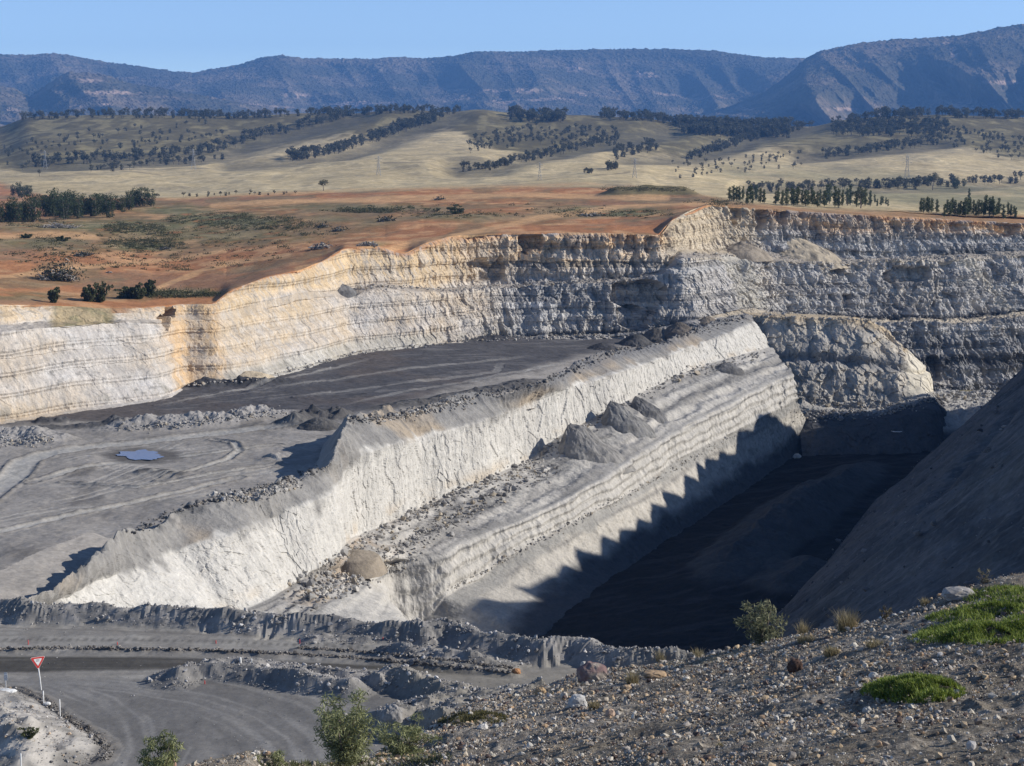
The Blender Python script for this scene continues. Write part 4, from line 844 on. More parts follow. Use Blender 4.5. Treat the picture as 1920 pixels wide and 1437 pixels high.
def scrub(seed, n, leaf, pal=None):
    r = random.Random(seed); tr = []; cl = []
    for k in range(4):
        a = k * 1.57 + r.uniform(-.5, .5); q = r.uniform(.8, 2.0); e = (q * math.cos(a), q * math.sin(a), r.uniform(6, 8.4)); tr.append(tube([(.2 * math.cos(a), .2 * math.sin(a), -.6), (e[0] * .5, e[1] * .5, 3), e], [.18, .12, .04], 5))
        for z in (1.8, 3.6, 5.4): cl.append(((e[0] * (.8 + .2 * z / 5) + r.uniform(-.7, .7), e[1] * (.8 + .2 * z / 5) + r.uniform(-.7, .7), z + r.uniform(-.6, .6)), (r.uniform(1.2, 2.0), r.uniform(1.2, 2.0), r.uniform(1.0, 1.6))))
        cl.append((e, (r.uniform(.9, 1.5), r.uniform(.9, 1.5), r.uniform(.9, 1.5))))
    return join(tr), leaves(in_clumps(cl, n), leaf, leaf * .6, *(pal or G_D))
def pine(seed, n, leaf):
    r = random.Random(seed); cl = []; tr = [tube([(0, 0, -.6), (.05, 0, 4), (0, 0, 9.4)], [.22, .16, .04], 6)]
    wd = r.uniform(1.5, 2.3)
    for k in range(14):
        z = 1.4 + k * .62; q = wd * (1 - .62 * ((z - 2.5) / 8) ** 2) * r.uniform(.7, 1.1); a = r.uniform(0, 6.3); off = q * .35
        e = (off * math.cos(a), off * math.sin(a), z); cl.append((e, (q * .85, q * .85, .75)))
        tr.append(tube([(0, 0, z - .3), (e[0] * 2.0, e[1] * 2.0, z + .3)], [.05, .02], 4))
    return join(tr), leaves(in_clumps(cl, n), leaf, leaf * .55, *G_P)
def two_part(name, tr, lv):
    root = bpy.data.objects.new(name, None); COL.objects.link(root); root.empty_display_size = .2
    mesh_np('trunk', tr[0], tr[1], M_bark, None, True, root); mesh_np('crown', lv[0], lv[1], M_leaf, lv[2], False, root); return root
def one_part(name, tr, lv):
    c = np.broadcast_to((.13, .115, .10), tr[0].shape); V, Fc, C = join([(tr[0], tr[1], c), lv]); return mesh_np(name, V, Fc, M_leaf, C)
protos = {'scrub': [two_part('thicket_tree', *scrub(s, 1500, .50)) for s in (1, 2, 3)], 'gum': [two_part('gum_tree', *gum(s, 1000, .55)) for s in (4, 5, 6)],
          'pine': [two_part('pine_tree', *pine(s, 1200, .5)) for s in (7, 8, 9, 10)], 'far': [one_part('gum_tree', *gum(s, 260, 1.0, G_F)) for s in (11, 12, 13, 14)], 'fars': [one_part('bushy_tree', *scrub(s, 240, 1.15, G_F)) for s in (15, 16, 17)]}
used = set()
def plant(kind, loc, H, label, group, cat='tree', var=None):
    ps = protos[kind]; p = ps[var if var is not None else R_.randrange(len(ps))]
    if p.name in used: o = copy_tree(p)
    else: o = p; used.add(p.name)
    o.location = loc; s_ = H / 10; o.scale = (s_ * R_.uniform(.88, 1.2), s_ * R_.uniform(.88, 1.2), s_); o.rotation_euler = (0, 0, R_.uniform(0, 6.28))
    tag(o, label, cat, group); return o
LAND = ('plateau', 'hills')
nplant = {'n': 0}
def plant_px(kind, px, py, hpx, label, group=None, cat='tree', var=None):
    h = hit(px, py, LAND)
    if h is None: return None
    return plant(kind, (h.x, h.y, h.z - .1), hpx * h.y / F, label, group, cat, var)
# thicket at the left edge of the plateau
for (x0, x1, ya, yb, n, h0, h1) in ((-30, 66, 414, 418, 11, 36, 56), (82, 150, 404, 412, 9, 40, 56), (150, 205, 398, 408, 7, 36, 50), (205, 245, 388, 398, 4, 28, 36), (240, 285, 384, 390, 5, 32, 42), (22, 62, 366, 372, 5, 22, 32), (60, 150, 382, 392, 5, 26, 38)):
    for k in range(n): plant_px('scrub', x0 + (x1 - x0) * (k + R_.uniform(.1, .9)) / n, R_.uniform(ya, yb), R_.uniform(h0, h1), 'dense dark green tree in the thicket at the left edge of the red plateau', 'trees of the thicket on the plateau')
# rows of slender trees behind the right rim
for (x0, x1, ya, yb, n, h0, h1, lab) in ((1360, 1372, 374, 377, 1, 24, 26, 0), (1372, 1395, 374, 380, 4, 26, 32, 0), (1396, 1436, 376, 384, 6, 24, 34, 0), (1450, 1500, 380, 387, 7, 24, 36, 1), (1500, 1560, 382, 390, 10, 28, 42, 1), (1560, 1600, 384, 392, 5, 30, 40, 1), (1600, 1636, 386, 391, 4, 30, 38, 1), (1638, 1668, 380, 388, 6, 14, 20, 1), (1725, 1750, 394, 401, 5, 26, 32, 2), (1752, 1760, 398, 401, 1, 24, 26, 2), (1768, 1876, 400, 408, 22, 24, 36, 2), (1880, 1908, 404, 411, 5, 20, 28, 2), (1812, 1822, 374, 378, 1, 20, 22, 2)):
    lb = ('slender dark pine in the short clump left of the row behind the right rim', 'slender dark pine in the dense middle row behind the right rim', 'slender dark pine in the far right row above the rim')[lab]
    for k in range(n): plant_px('pine', x0 + (x1 - x0) * (k + R_.uniform(.2, .8)) / n, R_.uniform(ya, yb), R_.uniform(h0, h1), lb, lb.replace('slender dark pine', 'pines'))
plant_px('gum', 1614, 391, 42, 'largest round crowned tree among the pines behind the right rim'); plant_px('gum', 1749, 357, 34, 'broad dark gum with open crown alone in the right paddock'); plant_px('scrub', 1790, 354, 24, 'big bushy tree right of the broad gum in the right paddock'); plant_px('scrub', 1807, 350, 18, 'smaller bushy tree beside the big bushy tree in the right paddock')
plant_px('gum', 607, 358, 22, 'lone flat topped tree on the far edge of the red plateau')
plant_px('far', 74, 331, 13, 'single dark round tree in the pale paddock at the far left')
# trees of the far paddocks and hills: (points, spread, number, height px, label)
HT = [([(20,219),(160,216),(420,218),(640,208)], 1.5, 62, (8, 14), 'dark gum tree on the skyline of the left ridge'), ([(60,310),(200,300),(330,291),(400,284),(470,261),(560,240),(650,220)], 6, 64, (9, 16), 'dark gum tree in the upper wooded gully on the left hillside'), ([(170,322),(300,308),(430,300)], 4, 16, (8, 12), 'small dark tree at the lower mouth of the left gully'),
 ([(540,300),(620,288),(700,263),(760,242),(830,222)], 5, 60, (9, 17), 'dark gum tree in the gully climbing to the middle ridge'), ([(600,214),(700,208),(860,208)], 2, 34, (8, 13), 'dark gum tree on the skyline of the middle ridge'), ([(960,222),(1065,228)], 6, 22, (12, 18), 'tall dark gum on the crest right of the bare knoll'),
 ([(1125,214),(1180,216),(1290,230)], 4, 40, (9, 16), 'dark gum on the long tree line right of the middle ridge'), ([(1275,240),(1480,245)], 15, 105, (11, 18), 'tall gum in the dense forest between the middle and right hills'), ([(1290,298),(1400,264),(1520,236)], 5, 42, (8, 14), 'gum tree on the lower edge of the dense hill forest'),
 ([(860,318),(920,316),(960,306),(1050,286),(1130,268)], 5, 40, (8, 13), 'scrubby tree in the branching gully below the bare knoll'), ([(880,275),(1000,255),(1160,262)], 16, 52, (6, 12), 'scattered tree on the brown slope below the bare knoll'), ([(1150,292),(1230,276)], 9, 18, (8, 12), 'scrubby tree on the slope left of the dense hill forest'),
 ([(1560,243),(1780,246)], 13, 78, (9, 15), 'tree of the wood on the face of the right hill'), ([(1590,220),(1700,217),(1920,216)], 2, 40, (9, 17), 'dark gum on the skyline of the right hill'), ([(1540,295),(1640,282),(1760,268)], 5, 34, (8, 12), 'small tree in the gully under the right hill'), ([(1740,250),(1930,285)], 22, 34, (6, 11), 'scattered tree on the far right slope'),
 ([(10,300),(240,262),(420,245)], 26, 42, (5, 10), 'scattered tree on the brown slope of the left ridge'), ([(1260,322),(1500,300)], 16, 24, (5, 9), 'scattered small tree in the middle of the right paddock'), ([(1400,357),(1550,352),(1700,350),(1930,338)], 6, 58, (8, 14), 'small tree in the line along the creek behind the pines'), ([(290,372),(440,366),(560,364)], 1.5, 8, (5, 9), 'small shrub tree along the back edge of the red plateau'),
 ([(1092,325),(1114,325)], 1, 3, (7, 10), 'one of three small trees in the middle paddock'), ([(1140,318),(1165,316)], 2, 5, (10, 14), 'tree of the small clump by a pylon in the middle paddock'), ([(1640,352),(1740,348)], 3, 10, (10, 16), 'tree near the broad gum in the right paddock')]
spots = []
for pts_, sp, n, hh, lab in HT:
    pa = np.array(pts_, float); seg = np.hypot(*(pa[1:] - pa[:-1]).T); cum = np.concatenate([[0], np.cumsum(seg)])
    for k in range(int(n * 3.0)):
        t = R_.uniform(0, cum[-1]); px = np.interp(t, cum, pa[:, 0]) + R_.uniform(-4, 4); py = np.interp(t, cum, pa[:, 1]) + R_.uniform(-1, 1) * sp
        h = hit(px, py, LAND)
        if h is None or h.y > 3200: h = hit(px, py + 6, LAND)
        if h is None or h.y > 3200: continue
        hp_ = R_.uniform(*hh) * 1.25; spots.append((hp_, h, lab))
spots.sort(key=lambda q: -q[0])
KEEP = 285; rest = []
for i, (hp_, h, lab) in enumerate(spots):
    if i < KEEP: plant('far' if R_.random() < .6 else 'fars', (h.x, h.y, h.z - .3), hp_ * h.y / F, lab, 'trees: ' + lab)
    else: rest.append((hp_ * h.y / F, h))
print('FAR TREES', len(spots))
mv = []
for kind in ('far', 'fars'):
    for p in protos[kind]:
        me = p.data; V = np.empty(len(me.vertices) * 3, np.float32); me.vertices.foreach_get('co', V); V = V.reshape(-1, 3); fi = np.empty(len(me.loops), np.int32); me.loops.foreach_get('vertex_index', fi)
        c = np.empty(len(V) * 4, np.float32); me.color_attributes['col'].data.foreach_get('color', c); mv.append((V, fi.reshape(-1, 4), c.reshape(-1, 4)[:, :3]))
def bulk(name, items):
    ps = []
    for H, h in items:
        V, Fi, c = mv[R_.randrange(len(mv))]; a = R_.uniform(0, 6.28); s_ = H / 10; ca, sa = math.cos(a) * s_, math.sin(a) * s_
        ps.append((np.stack([V[:, 0] * ca - V[:, 1] * sa + h.x, V[:, 0] * sa + V[:, 1] * ca + h.y, V[:, 2] * s_ + h.z - .3], -1), Fi, c))
    V, Fi, C = join(ps); o = mesh_np(name, V, Fi, M_leaf, C); o['kind'] = 'stuff'; return o
if rest: bulk('distant_woodland', rest)

# ---------------- pylons
def bars(segs, r):
    return join([tube([a, b], [r, r], 4) for a, b in segs])
def pylon(px, yb, yt, label):
    h = hit(px, yb, LAND)
    if h is None: return
    H = (yb - yt) * h.y / F; w0, w1 = H * .11, H * .03; S = []
    lev = [0, .25, .45, .6, .72, .84, .94]; cs = ((1, 1), (1, -1), (-1, -1), (-1, 1))
    wd = lambda t: w0 + (w1 - w0) * min(1, t / .65)
    for a, b in zip(lev[:-1], lev[1:]):
        for k in range(4):
            p = lambda t, q: (q[0] * wd(t), q[1] * wd(t), t * H); S += [(p(a, cs[k]), p(b, cs[k])), (p(a, cs[k]), p(b, cs[(k + 1) % 4])), (p(b, cs[k]), p(b, cs[(k + 1) % 4]))]
    for k in range(4): S.append(((cs[k][0] * wd(.94), cs[k][1] * wd(.94), .94 * H), (0, 0, H)))
    root = empty('pylon', (h.x, h.y, h.z - .3), label, 'pylon', 'power line pylons'); V, Fc = bars(S, .085); mesh_np('lattice_tower', V, Fc, M_lattice, None, False, root)
    for t, L_ in ((.72, .16), (.84, .20)):
        V, Fc = bars([((-L_ * H, 0, t * H), (L_ * H, 0, t * H)), ((-L_ * H, 0, t * H), (0, 0, (t + .06) * H)), ((L_ * H, 0, t * H), (0, 0, (t + .06) * H))], .09); mesh_np('cross_arm', V, Fc, M_lattice, None, False, root)
for a in ((85, 318, 282, 'faint grey pylon below the wooded gully at the far left'), (363, 319, 279, 'faint grey pylon in the pale paddock left of the middle'), (710, 329, 292, 'faint grey pylon in the pale paddock below the middle gully'), (1012, 338, 304, 'faint grey pylon in the paddock below the branching gully'), (1190, 334, 296, 'faint grey pylon beside a small clump of trees'), (1700, 345, 290, 'tall faint pylon in the right paddock near the broad gum')): pylon(*a)

# ---------------- plateau: felled timber, shrubs, low scrub
def branch_pile(px, py, wpx, hpx, label, green=0, cat='branch pile', name='branch_pile'):
    h = hit(px, py, LAND); w_, hh = wpx * h.y / F, hpx * h.y / F * 1.15; root = empty(name, (h.x, h.y, h.z), label, cat, None); S = []
    for k in range(int(22 + wpx * 1.5)):
        x = np.clip(rng.normal() * .2, -.36, .36) * w_; y = np.clip(rng.normal() * .13, -.25, .25) * w_; z = abs(rng.normal()) * hh * .3 * max(.2, 1 - abs(x) / w_ * 1.6); L_ = w_ * rng.uniform(.06, .28); a = rng.uniform(0, 6.3); e = rng.normal() * .25
        d_ = np.array((math.cos(a), math.sin(a), e)) * L_ / 2; c = np.array((x, y, z)); r = rng.uniform(.06, .20)
        S.append(tube([c - d_, c + rng.normal(size=3) * .08 * L_, c + d_], [r, r * .8, r * .3], 5))
    V, Fc = join(S); V[:, 2] = np.maximum(V[:, 2], -.3); mesh_np('branches', V, Fc, M_dead, None, False, root)
    bk_ = V.copy()
    if green:
        pts_ = np.stack([rng.normal(size=green) * w_ * .24, rng.normal(size=green) * w_ * .16, np.abs(rng.normal(size=green)) * hh * .38], -1); lv = leaves(pts_, .8, .4, (.035, .04, .025), (.085, .085, .05)); mesh_np('foliage', lv[0], lv[1], M_leaf, lv[2], False, root)
for a in ((110, 527, 86, 40, 'large tangle of felled tree with grey branches on the left of the plateau', 900), (604, 466, 62, 15, 'pale dead branch pile at the crest above the orange cut', 60), (690, 461, 46, 12, 'pale dead branches right at the lip of the orange cut', 0), (824, 375, 24, 8, 'small dark stump heap alone on the far red soil', 80), (606, 427, 28, 10, 'dark branch heap left of a pair in mid plateau', 120), (634, 434, 30, 10, 'pale branch heap right of a pair in mid plateau', 60), (724, 415, 38, 10, 'flat dark branch heap in the middle of the plateau', 220), (156, 480, 40, 9, 'low dark branch heap above the large felled tree', 160), (112, 427, 88, 7, 'long dark pile of logs in front of the thicket', 200), (310, 468, 26, 8, 'small grey branch heap beside the big green scrub patch', 60), (205, 512, 14, 4, 'tiny pale branch heap right of the large felled tree', 0), (1110, 405, 60, 5, 'long low row of dark branches near the far rim', 120)): branch_pile(*a)
def shrub(px, py, wpx, hpx, n, leaf, label, names=LAND, ca=(.05, .065, .03), cb=(.11, .125, .055), droop=.0, nst=7, upright=.5, cat='shrub', wd=.6, cln=12):
    h = ground_at(px, py, names); k = h.y / F * 1.02; w_, hh = wpx * k, hpx * k; root = empty('shrub', (h.x, h.y, h.z - .05), label, cat); S = []; cl = []
    for i in range(nst):
        a = 6.283 * i / nst + rng.uniform(-.3, .3); q = rng.uniform(.15, .48) * w_; zt = hh * rng.uniform(.62, .97) * (1 - .35 * (q / (w_ * .5)) ** 2); e = np.array((q * math.cos(a), q * math.sin(a), zt))
        S.append(tube([(0, 0, -.1), e * np.array((.45, .45, .5)) + rng.normal(size=3) * .03 * hh, e], [.012 * hh + .012, .008 * hh + .006, .004], 5))
        for t in np.linspace(1.0 - upright, 1.0, max(2, cln // nst + 1)): cl.append((e * np.array((t ** .8, t ** .8, t)) + rng.normal(size=3) * .05 * w_, (w_ * rng.uniform(.09, .17), w_ * rng.uniform(.09, .17), hh * rng.uniform(.07, .13))))
    V, Fc = join(S); mesh_np('stems', V, Fc, M_bark, None, True, root); lv = leaves(in_clumps(cl, n), leaf, leaf * wd, ca, cb, droop); lv[0][:, 2] = np.maximum(lv[0][:, 2], .02); mesh_np('foliage', lv[0], lv[1], M_leaf, lv[2], False, root); return root
for a in ((100, 568, 28, 27, 'leftmost small dark shrub by the rim of the pale cut'), (165, 566, 26, 28, 'left shrub of the touching pair by the rim'), (186, 567, 34, 38, 'tall right shrub of the touching pair by the rim'), (238, 559, 44, 20, 'low spreading dark shrub between the two tall rim shrubs'), (259, 561, 28, 34, 'tall shrub right of the low spreading one'), (281, 556, 20, 32, 'rightmost narrow shrub of the rim group'), (855, 401, 34, 14, 'bushy end of the shrub line across mid plateau'), (50, 447, 18, 8, 'small round shrub on the red soil below the thicket'), (116, 452, 22, 8, 'small shrub beside bare red soil left of the scrub patch')):
    shrub(a[0], a[1], a[2] * 1.25, a[3] * 1.1, 1300, .62, a[4], upright=.92, cln=40, ca=(.05, .062, .03), cb=(.11, .12, .055))
for k in range(9): shrub(655 + k * 24 + R_.uniform(-8, 8), 396 + .3 * R_.uniform(-4, 4), R_.uniform(18, 28), R_.uniform(7, 12), 180, .45, 'low shrub in the dark line across mid plateau')['group'] = 'shrubs in a line across mid plateau'
items = []
for cx, cy, rx, ry, n in ((270,458,75,10,170),(250,428,60,10,150),(480,420,110,14,220),(340,412,30,8,40),(420,408,60,8,50),(310,440,30,4,20),(150,390,90,10,120),(690,396,70,4,110),(860,404,120,6,40),(1150,402,130,8,60),(330,553,90,6,130),(60,420,80,8,40),(900,395,300,14,60),(300,470,250,40,260),(560,430,90,15,50),(1350,380,60,6,30),(1230,356,110,3,60),(60,470,90,30,50)):
    for k in range(n):
        r, a = math.sqrt(R_.random()), R_.uniform(0, 6.28); h = hit(cx + rx * r * math.cos(a), cy + ry * r * math.sin(a), ('plateau',))
        if h: items.append(h)
sv = []
for h in items:
    n = R_.randrange(8, 26); w_ = R_.choice((.5, .8, 1.2, 1.8, 2.8)); n = int(n * (1 + w_ * .8)); q = rng.normal(size=(n, 3)) * (w_ * .5, w_ * .5, w_ * .22); q[:, 2] = np.abs(q[:, 2]); sv.append(leaves(q + np.array(h), (.42), .24, (.05, .055, .026), (.12, .115, .055)))
V, Fi, C = join(sv); mesh_np('low_scrub', V, Fi, M_leaf, C)['kind'] = 'stuff'

# ---------------- road furniture
def post_thing(name, px, yb, yt, wpx, mat, label, cat, group=None, lean=0.0, base=False):
    h = ground_at(px, yb); k = h.y / F; H = (yb - yt) * k; r = wpx * k / 2; root = empty(name, tuple(h), label, cat, group)
    V, Fc = tube([(0, 0, -.4), (lean * H * .5, 0, H * .5), (lean * H, 0, H)], [r, r, r * .92], 8); mesh_np('post', V, Fc, mat, None, True, root)
    V, Fc = tube([(lean * H, 0, H), (lean * H, 0, H + .5 * r)], [r * .92, r * .4], 8); mesh_np('cap', V, Fc, mat, None, True, root)
    if base:
        b = rock_mesh(1, .22, (1.2, 1.0, .6)); mesh_np('footing', b[0] + (.26, .05, .08), b[1], M_conc, None, False, root)
    return root
ICO_V = np.array([(0, 0, 1)] + [(math.cos(a) * .894, math.sin(a) * .894, .447) for a in np.arange(5) * 1.2566] + [(math.cos(a + .628) * .894, math.sin(a + .628) * .894, -.447) for a in np.arange(5) * 1.2566] + [(0, 0, -1)])
ICO_F = np.array([(0, i + 1, (i + 1) % 5 + 1) for i in range(5)] + [(i + 1, i + 6, (i + 1) % 5 + 1) for i in range(5)] + [((i + 1) % 5 + 1, i + 6, (i + 1) % 5 + 6) for i in range(5)] + [(i + 6, 11, (i + 1) % 5 + 6) for i in range(5)])
def rock_mesh(seed, r, sc_, sub=2, amp=.2):
    V, Fc = ICO_V.copy(), ICO_F.copy()
    for _ in range(sub):
        n = len(V); e = {}; V = list(V); nf = []
        for a, b, c in Fc:
            m = []
            for p, q in ((a, b), (b, c), (c, a)):
                k = (min(p, q), max(p, q))
                if k not in e: v = V[p] + V[q]; V.append(v / np.linalg.norm(v)); e[k] = len(V) - 1
                m.append(e[k])
            nf += [(a, m[0], m[2]), (m[0], b, m[1]), (m[2], m[1], c), tuple(m)]
        V, Fc = np.array(V), np.array(nf)
    q = V * 1.1 + seed * 7.7; f, _, cid = cells(q, .9, seed); V = V * (1 + amp * (f + .8 * (cid - .5)) + .10 * vnoise(V * 3 + seed, seed))[:, None]
    return V * r * np.array(sc_), Fc
h = ground_at(78, 1294); k = h.y / F
root = empty('give_way_sign', tuple(h), 'red and white triangular give way sign leaning on a white pole by the junction', 'road sign')
root.rotation_euler = (0, 0, .5)
ln = -6.0 / 60; Hs = 46 * k
V, Fc = tube([(0, 0, -.5), (ln * Hs * .5, 0, Hs * .5), (ln * Hs * 1.28, 0, Hs * 1.28)], [.052, .05, .05], 10); mesh_np('pole', V, Fc, M_white, None, True, root)
def tri_plate(cx, cz, s, y, th, mat, name, par):
    """downward pointing triangle with rounded corners, facing the camera"""
    pts_ = []
    for a in (90 + 60, 90 - 60, -90):
        c = np.array((math.cos(math.radians(a)), math.sin(math.radians(a)))) * s * .577
        for da in (-50, -25, 0, 25, 50): pts_.append(c * .86 + s * .08 * np.array((math.cos(math.radians(a + da)), math.sin(math.radians(a + da)))))
    pts_ = sorted(pts_, key=lambda q: math.atan2(q[1], q[0])); n = len(pts_)
    V = [(cx + q[0], y, cz + q[1]) for q in pts_] + [(cx + q[0], y + th, cz + q[1]) for q in pts_] + [(cx, y, cz), (cx, y + th, cz)]
    Fc = [(i, (i + 1) % n, 2 * n, 2 * n) for i in range(n)] + [(n + (i + 1) % n, n + i, 2 * n + 1, 2 * n + 1) for i in range(n)] + [(i, n + i, n + (i + 1) % n, (i + 1) % n) for i in range(n)]
    me = bpy.data.meshes.new(name); me.from_pydata([tuple(v) for v in V], [], [tuple(dict.fromkeys(f)) for f in Fc]); me.materials.append(mat); o = bpy.data.objects.new(name, me); COL.objects.link(o); o.parent = par; return o
sw = 25 * k; cx = ln * Hs * 1.2; cz = Hs + 13.2 * k
panel = tri_plate(cx, cz, sw, -.085, .012, M_red, 'panel', root); tri_plate(cx, cz + .006, sw * .60, -.0905, .005, M_white, 'white_field', panel); tri_plate(cx, cz, sw * 1.06, -.072, .006, M_white, 'rim', panel)
for word, dz, size in (('GIVE', .075, .115), ('WAY', -.03, .115)):
    cu = bpy.data.curves.new('lettering', 'FONT'); cu.body = word; cu.size = size; cu.align_x = 'CENTER'; cu.extrude = .001; t_ = bpy.data.objects.new('lettering_curve', cu); COL.objects.link(t_); bpy.context.view_layer.update()
    me = bpy.data.meshes.new_from_object(t_.evaluated_get(bpy.context.evaluated_depsgraph_get())); bpy.data.objects.remove(t_); o = bpy.data.objects.new('lettering', me); COL.objects.link(o); me.materials.clear(); me.materials.append(M_black)
    o.parent = panel; o.rotation_euler = (math.radians(90), 0, 0); o.location = (cx, -.094, cz + dz)
for zz_ in (.10, -.12):
    V, Fc = tube([(cx - .09, -.06, cz + zz_), (cx + .09, -.06, cz + zz_)], [.018, .018], 6); mesh_np('bracket', V, Fc, M_galv, None, False, root)
def plate(w_, h_, th, c):
    x, y, z = c; V = np.array([(x + a * w_ / 2, y + b * th / 2, z + d_ * h_ / 2) for a in (-1, 1) for b in (-1, 1) for d_ in (-1, 1)]); return V, np.array([(0, 1, 3, 2), (4, 6, 7, 5), (0, 4, 5, 1), (2, 3, 7, 6), (0, 2, 6, 4), (1, 5, 7, 3)])
h = ground_at(11, 1293); k = h.y / F; root = empty('roadside_sign', tuple(h), 'small grey rectangular sign plate on a thin post at the left edge', 'road sign')
V, Fc = tube([(0, 0, -.4), (.02, 0, 20 * k), (.05, 0, 34 * k)], [.035, .035, .035], 8); mesh_np('pole', V, Fc, M_galv, None, True, root); V, Fc = plate(6.6 * k, 16 * k, .02, (.05, -.05, 26.5 * k)); mesh_np('plate', V, Fc, M_galv, None, False, root); V, Fc = plate(6.0 * k, 2.2 * k, .006, (.05, -.064, 31 * k)); mesh_np('white_strip', V, Fc, M_white, None, False, root)
post_thing('guide_post', 82, 1322, 1294, 2.3, M_white, 'white guide post in a pale footing below the give way sign', 'guide post', base=True)
post_thing('guide_post', 113, 1345, 1309, 2.3, M_white, 'white guide post right of the give way sign at the bend', 'guide post')
post_thing('guide_post', 40, 1440, 1411, 2.4, M_white, 'white guide post cut by the bottom left corner', 'guide post')
post_thing('guide_post', 451, 1243, 1233, 4.2, M_white, 'short wide white peg on the island berm', 'guide post'); post_thing('guide_post', 472, 1243, 1235, 2.2, M_white, 'thin short white peg right of the wide one on the island berm', 'guide post')
for x, yb, yt, lab in ((53, 1209, 1199, 'small red peg on the wide lane above the give way sign'), (220, 1209, 1203, 'small red peg on the wide lane between the left and middle pegs'), (405, 1207, 1200, 'small red peg on the wide lane above the island berm'), (562, 1207, 1198, 'red peg at the foot of the long berm, rightmost of the lane pegs'), (384, 1283, 1275, 'small red peg below the shaded face of the island berm'), (718, 1199, 1194, 'small red peg among the rubble right of the lane')):
    post_thing('marker_peg', x, yb, yt + 1, 1.7, M_red, lab, 'peg', 'red marker pegs along the lanes')
h = ground_at(14, 1296); b = rock_mesh(21, .5, (1.5, .9, .32), 2, .15); o = mesh_np('concrete_slab', b[0], b[1], M_conc); o.location = h; tag(o, 'pale concrete slab lying at the foot of the grey rectangular sign', 'slab')

# ---------------- stones: the big ones each for itself, the rest as gravel and rubble
def boulder(px, py, wpx, hpx, col, label, seed, names=GROUNDS, col2=None, flat=0):
    h = ground_at(px, py + hpx * .35, names); k = h.y / F; w_, hh = wpx * k, hpx * k
    V, Fc = rock_mesh(seed, .5, (w_, w_ * .85, hh * 1.15), 3, .13); t = sst(-.2, .3, fbm(V, w_ * .3, 3, seed))[:, None]; C = np.asarray(col) * (1 - t) + np.asarray(col2 or [c * .75 for c in col]) * t
    o = mesh_np('boulder', V, Fc, M_stone, C); o.location = (h.x, h.y + w_ * .1, h.z + hh * .28); tag(o, label, 'rock'); return o
for a in ((1112, 1264, 62, 50, (.20, .135, .13), 'big purple brown boulder at the top edge of the gravel slope', 3, GROUNDS, (.34, .30, .26)), (1083, 1318, 38, 30, (.50, .49, .47), 'pale grey angular boulder below the purple brown one', 4), (1797, 1114, 66, 24, (.34, .325, .31), 'large grey slab at the upper rim of the gravel slope', 5), (1491, 1249, 30, 28, (.085, .055, .045), 'dark brown rock alone on the gravel', 6), (1013, 1297, 22, 17, (.46, .33, .20), 'tan blocky rock left of the pale angular boulder', 7), (968, 1259, 17, 12, (.45, .24, .12), 'small orange rock on the dark rubble mound', 8), (1058, 1306, 14, 20, (.55, .50, .44), 'upright cream rock touching the pale angular boulder', 9), (1095, 1247, 14, 13, (.62, .60, .55), 'small white rock behind the purple brown boulder', 10), (905, 1364, 22, 12, (.60, .58, .55), 'white flat rock near the brown grass clump', 11), (929, 1362, 12, 9, (.62, .60, .56), 'small white rock right of the white flat rock', 12), (712, 1384, 16, 13, (.58, .50, .40), 'cream rock showing right of the big bush', 13), (736, 1340, 40, 36, (.30, .29, .28), 'grey lumpy boulder at the nose of the rubble mound', 14), (1656, 1141, 16, 8, (.68, .67, .64), 'largest white rock of the three on the rim', 15), (1677, 1139, 9, 5, (.68, .66, .62), 'middle white rock of the three on the rim', 16), (1690, 1139, 9, 5, (.68, .66, .62), 'right hand white rock of the three on the rim', 17), (1638, 1268, 20, 15, (.60, .58, .54), 'white rock above the lone green grass hump', 18), (1228, 1266, 46, 14, (.42, .30, .19), 'long flat tan rock among dry grass on the slope', 19), (1144, 1337, 18, 18, (.47, .35, .27), 'pinkish tan wedge rock below the pale angular boulder', 20), (1720, 1200, 14, 10, (.55, .54, .52), 'pale rock at the left tip of the green grass', 23), (1626, 1332, 18, 13, (.56, .54, .50), 'pale rock under the lone green grass hump', 24), (1175, 1290, 20, 10, (.44, .33, .22), 'brown rock half buried left of the flat tan rock', 26), (480, 1412, 16, 10, (.50, .47, .43), 'pale rock on the hump left of the big bush', 27), (325, 1432, 12, 16, (.48, .30, .22), 'reddish upright rock at the foot of the leftmost bush', 28)): boulder(*a)
def scatter(Gs, cand, sizes, cols_, seed, emb=.25, fl=(.55, 1.0)):
    """cand: positions (n,3); sizes (n); merged low-poly stones"""
    n = len(cand); R = rmat(n); q = ICO_V[None] * (1 + .45 * rng.uniform(-1, 1, (n, 12, 1))); q = q * np.stack([np.ones(n), rng.uniform(.6, 1, n), rng.uniform(*fl, n)], -1)[:, None]
    q = np.einsum('nij,nkj->nki', R, q) * np.array((1, 1, .8)) * sizes[:, None, None] * .5; q[..., 2] += (sizes * emb)[:, None]
    V = (q + cand[:, None]).reshape(-1, 3); Fc = (ICO_F[None] + 12 * np.arange(n)[:, None, None]).reshape(-1, 3); pal = np.array(cols_); C = pal[rng.integers(0, len(pal), n)] * rng.uniform(.7, 1.2, (n, 1)); return V, Fc, np.repeat(C, 12, 0)
PAL = [(.52, .475, .40), (.42, .37, .30), (.33, .285, .235), (.48, .37, .245), (.40, .28, .18), (.60, .56, .49), (.20, .17, .15), (.33, .30, .27), (.12, .09, .08), (.44, .42, .40)]
def pts_on(G_, n, dens, jit=True):
    w_ = dens.ravel(); idx = rng.choice(w_.size, n, p=w_ / w_.sum()); return G_.reshape(-1, 3)[idx] + (rng.normal(size=(n, 3)) * (.12, .12, 0) if jit else 0)
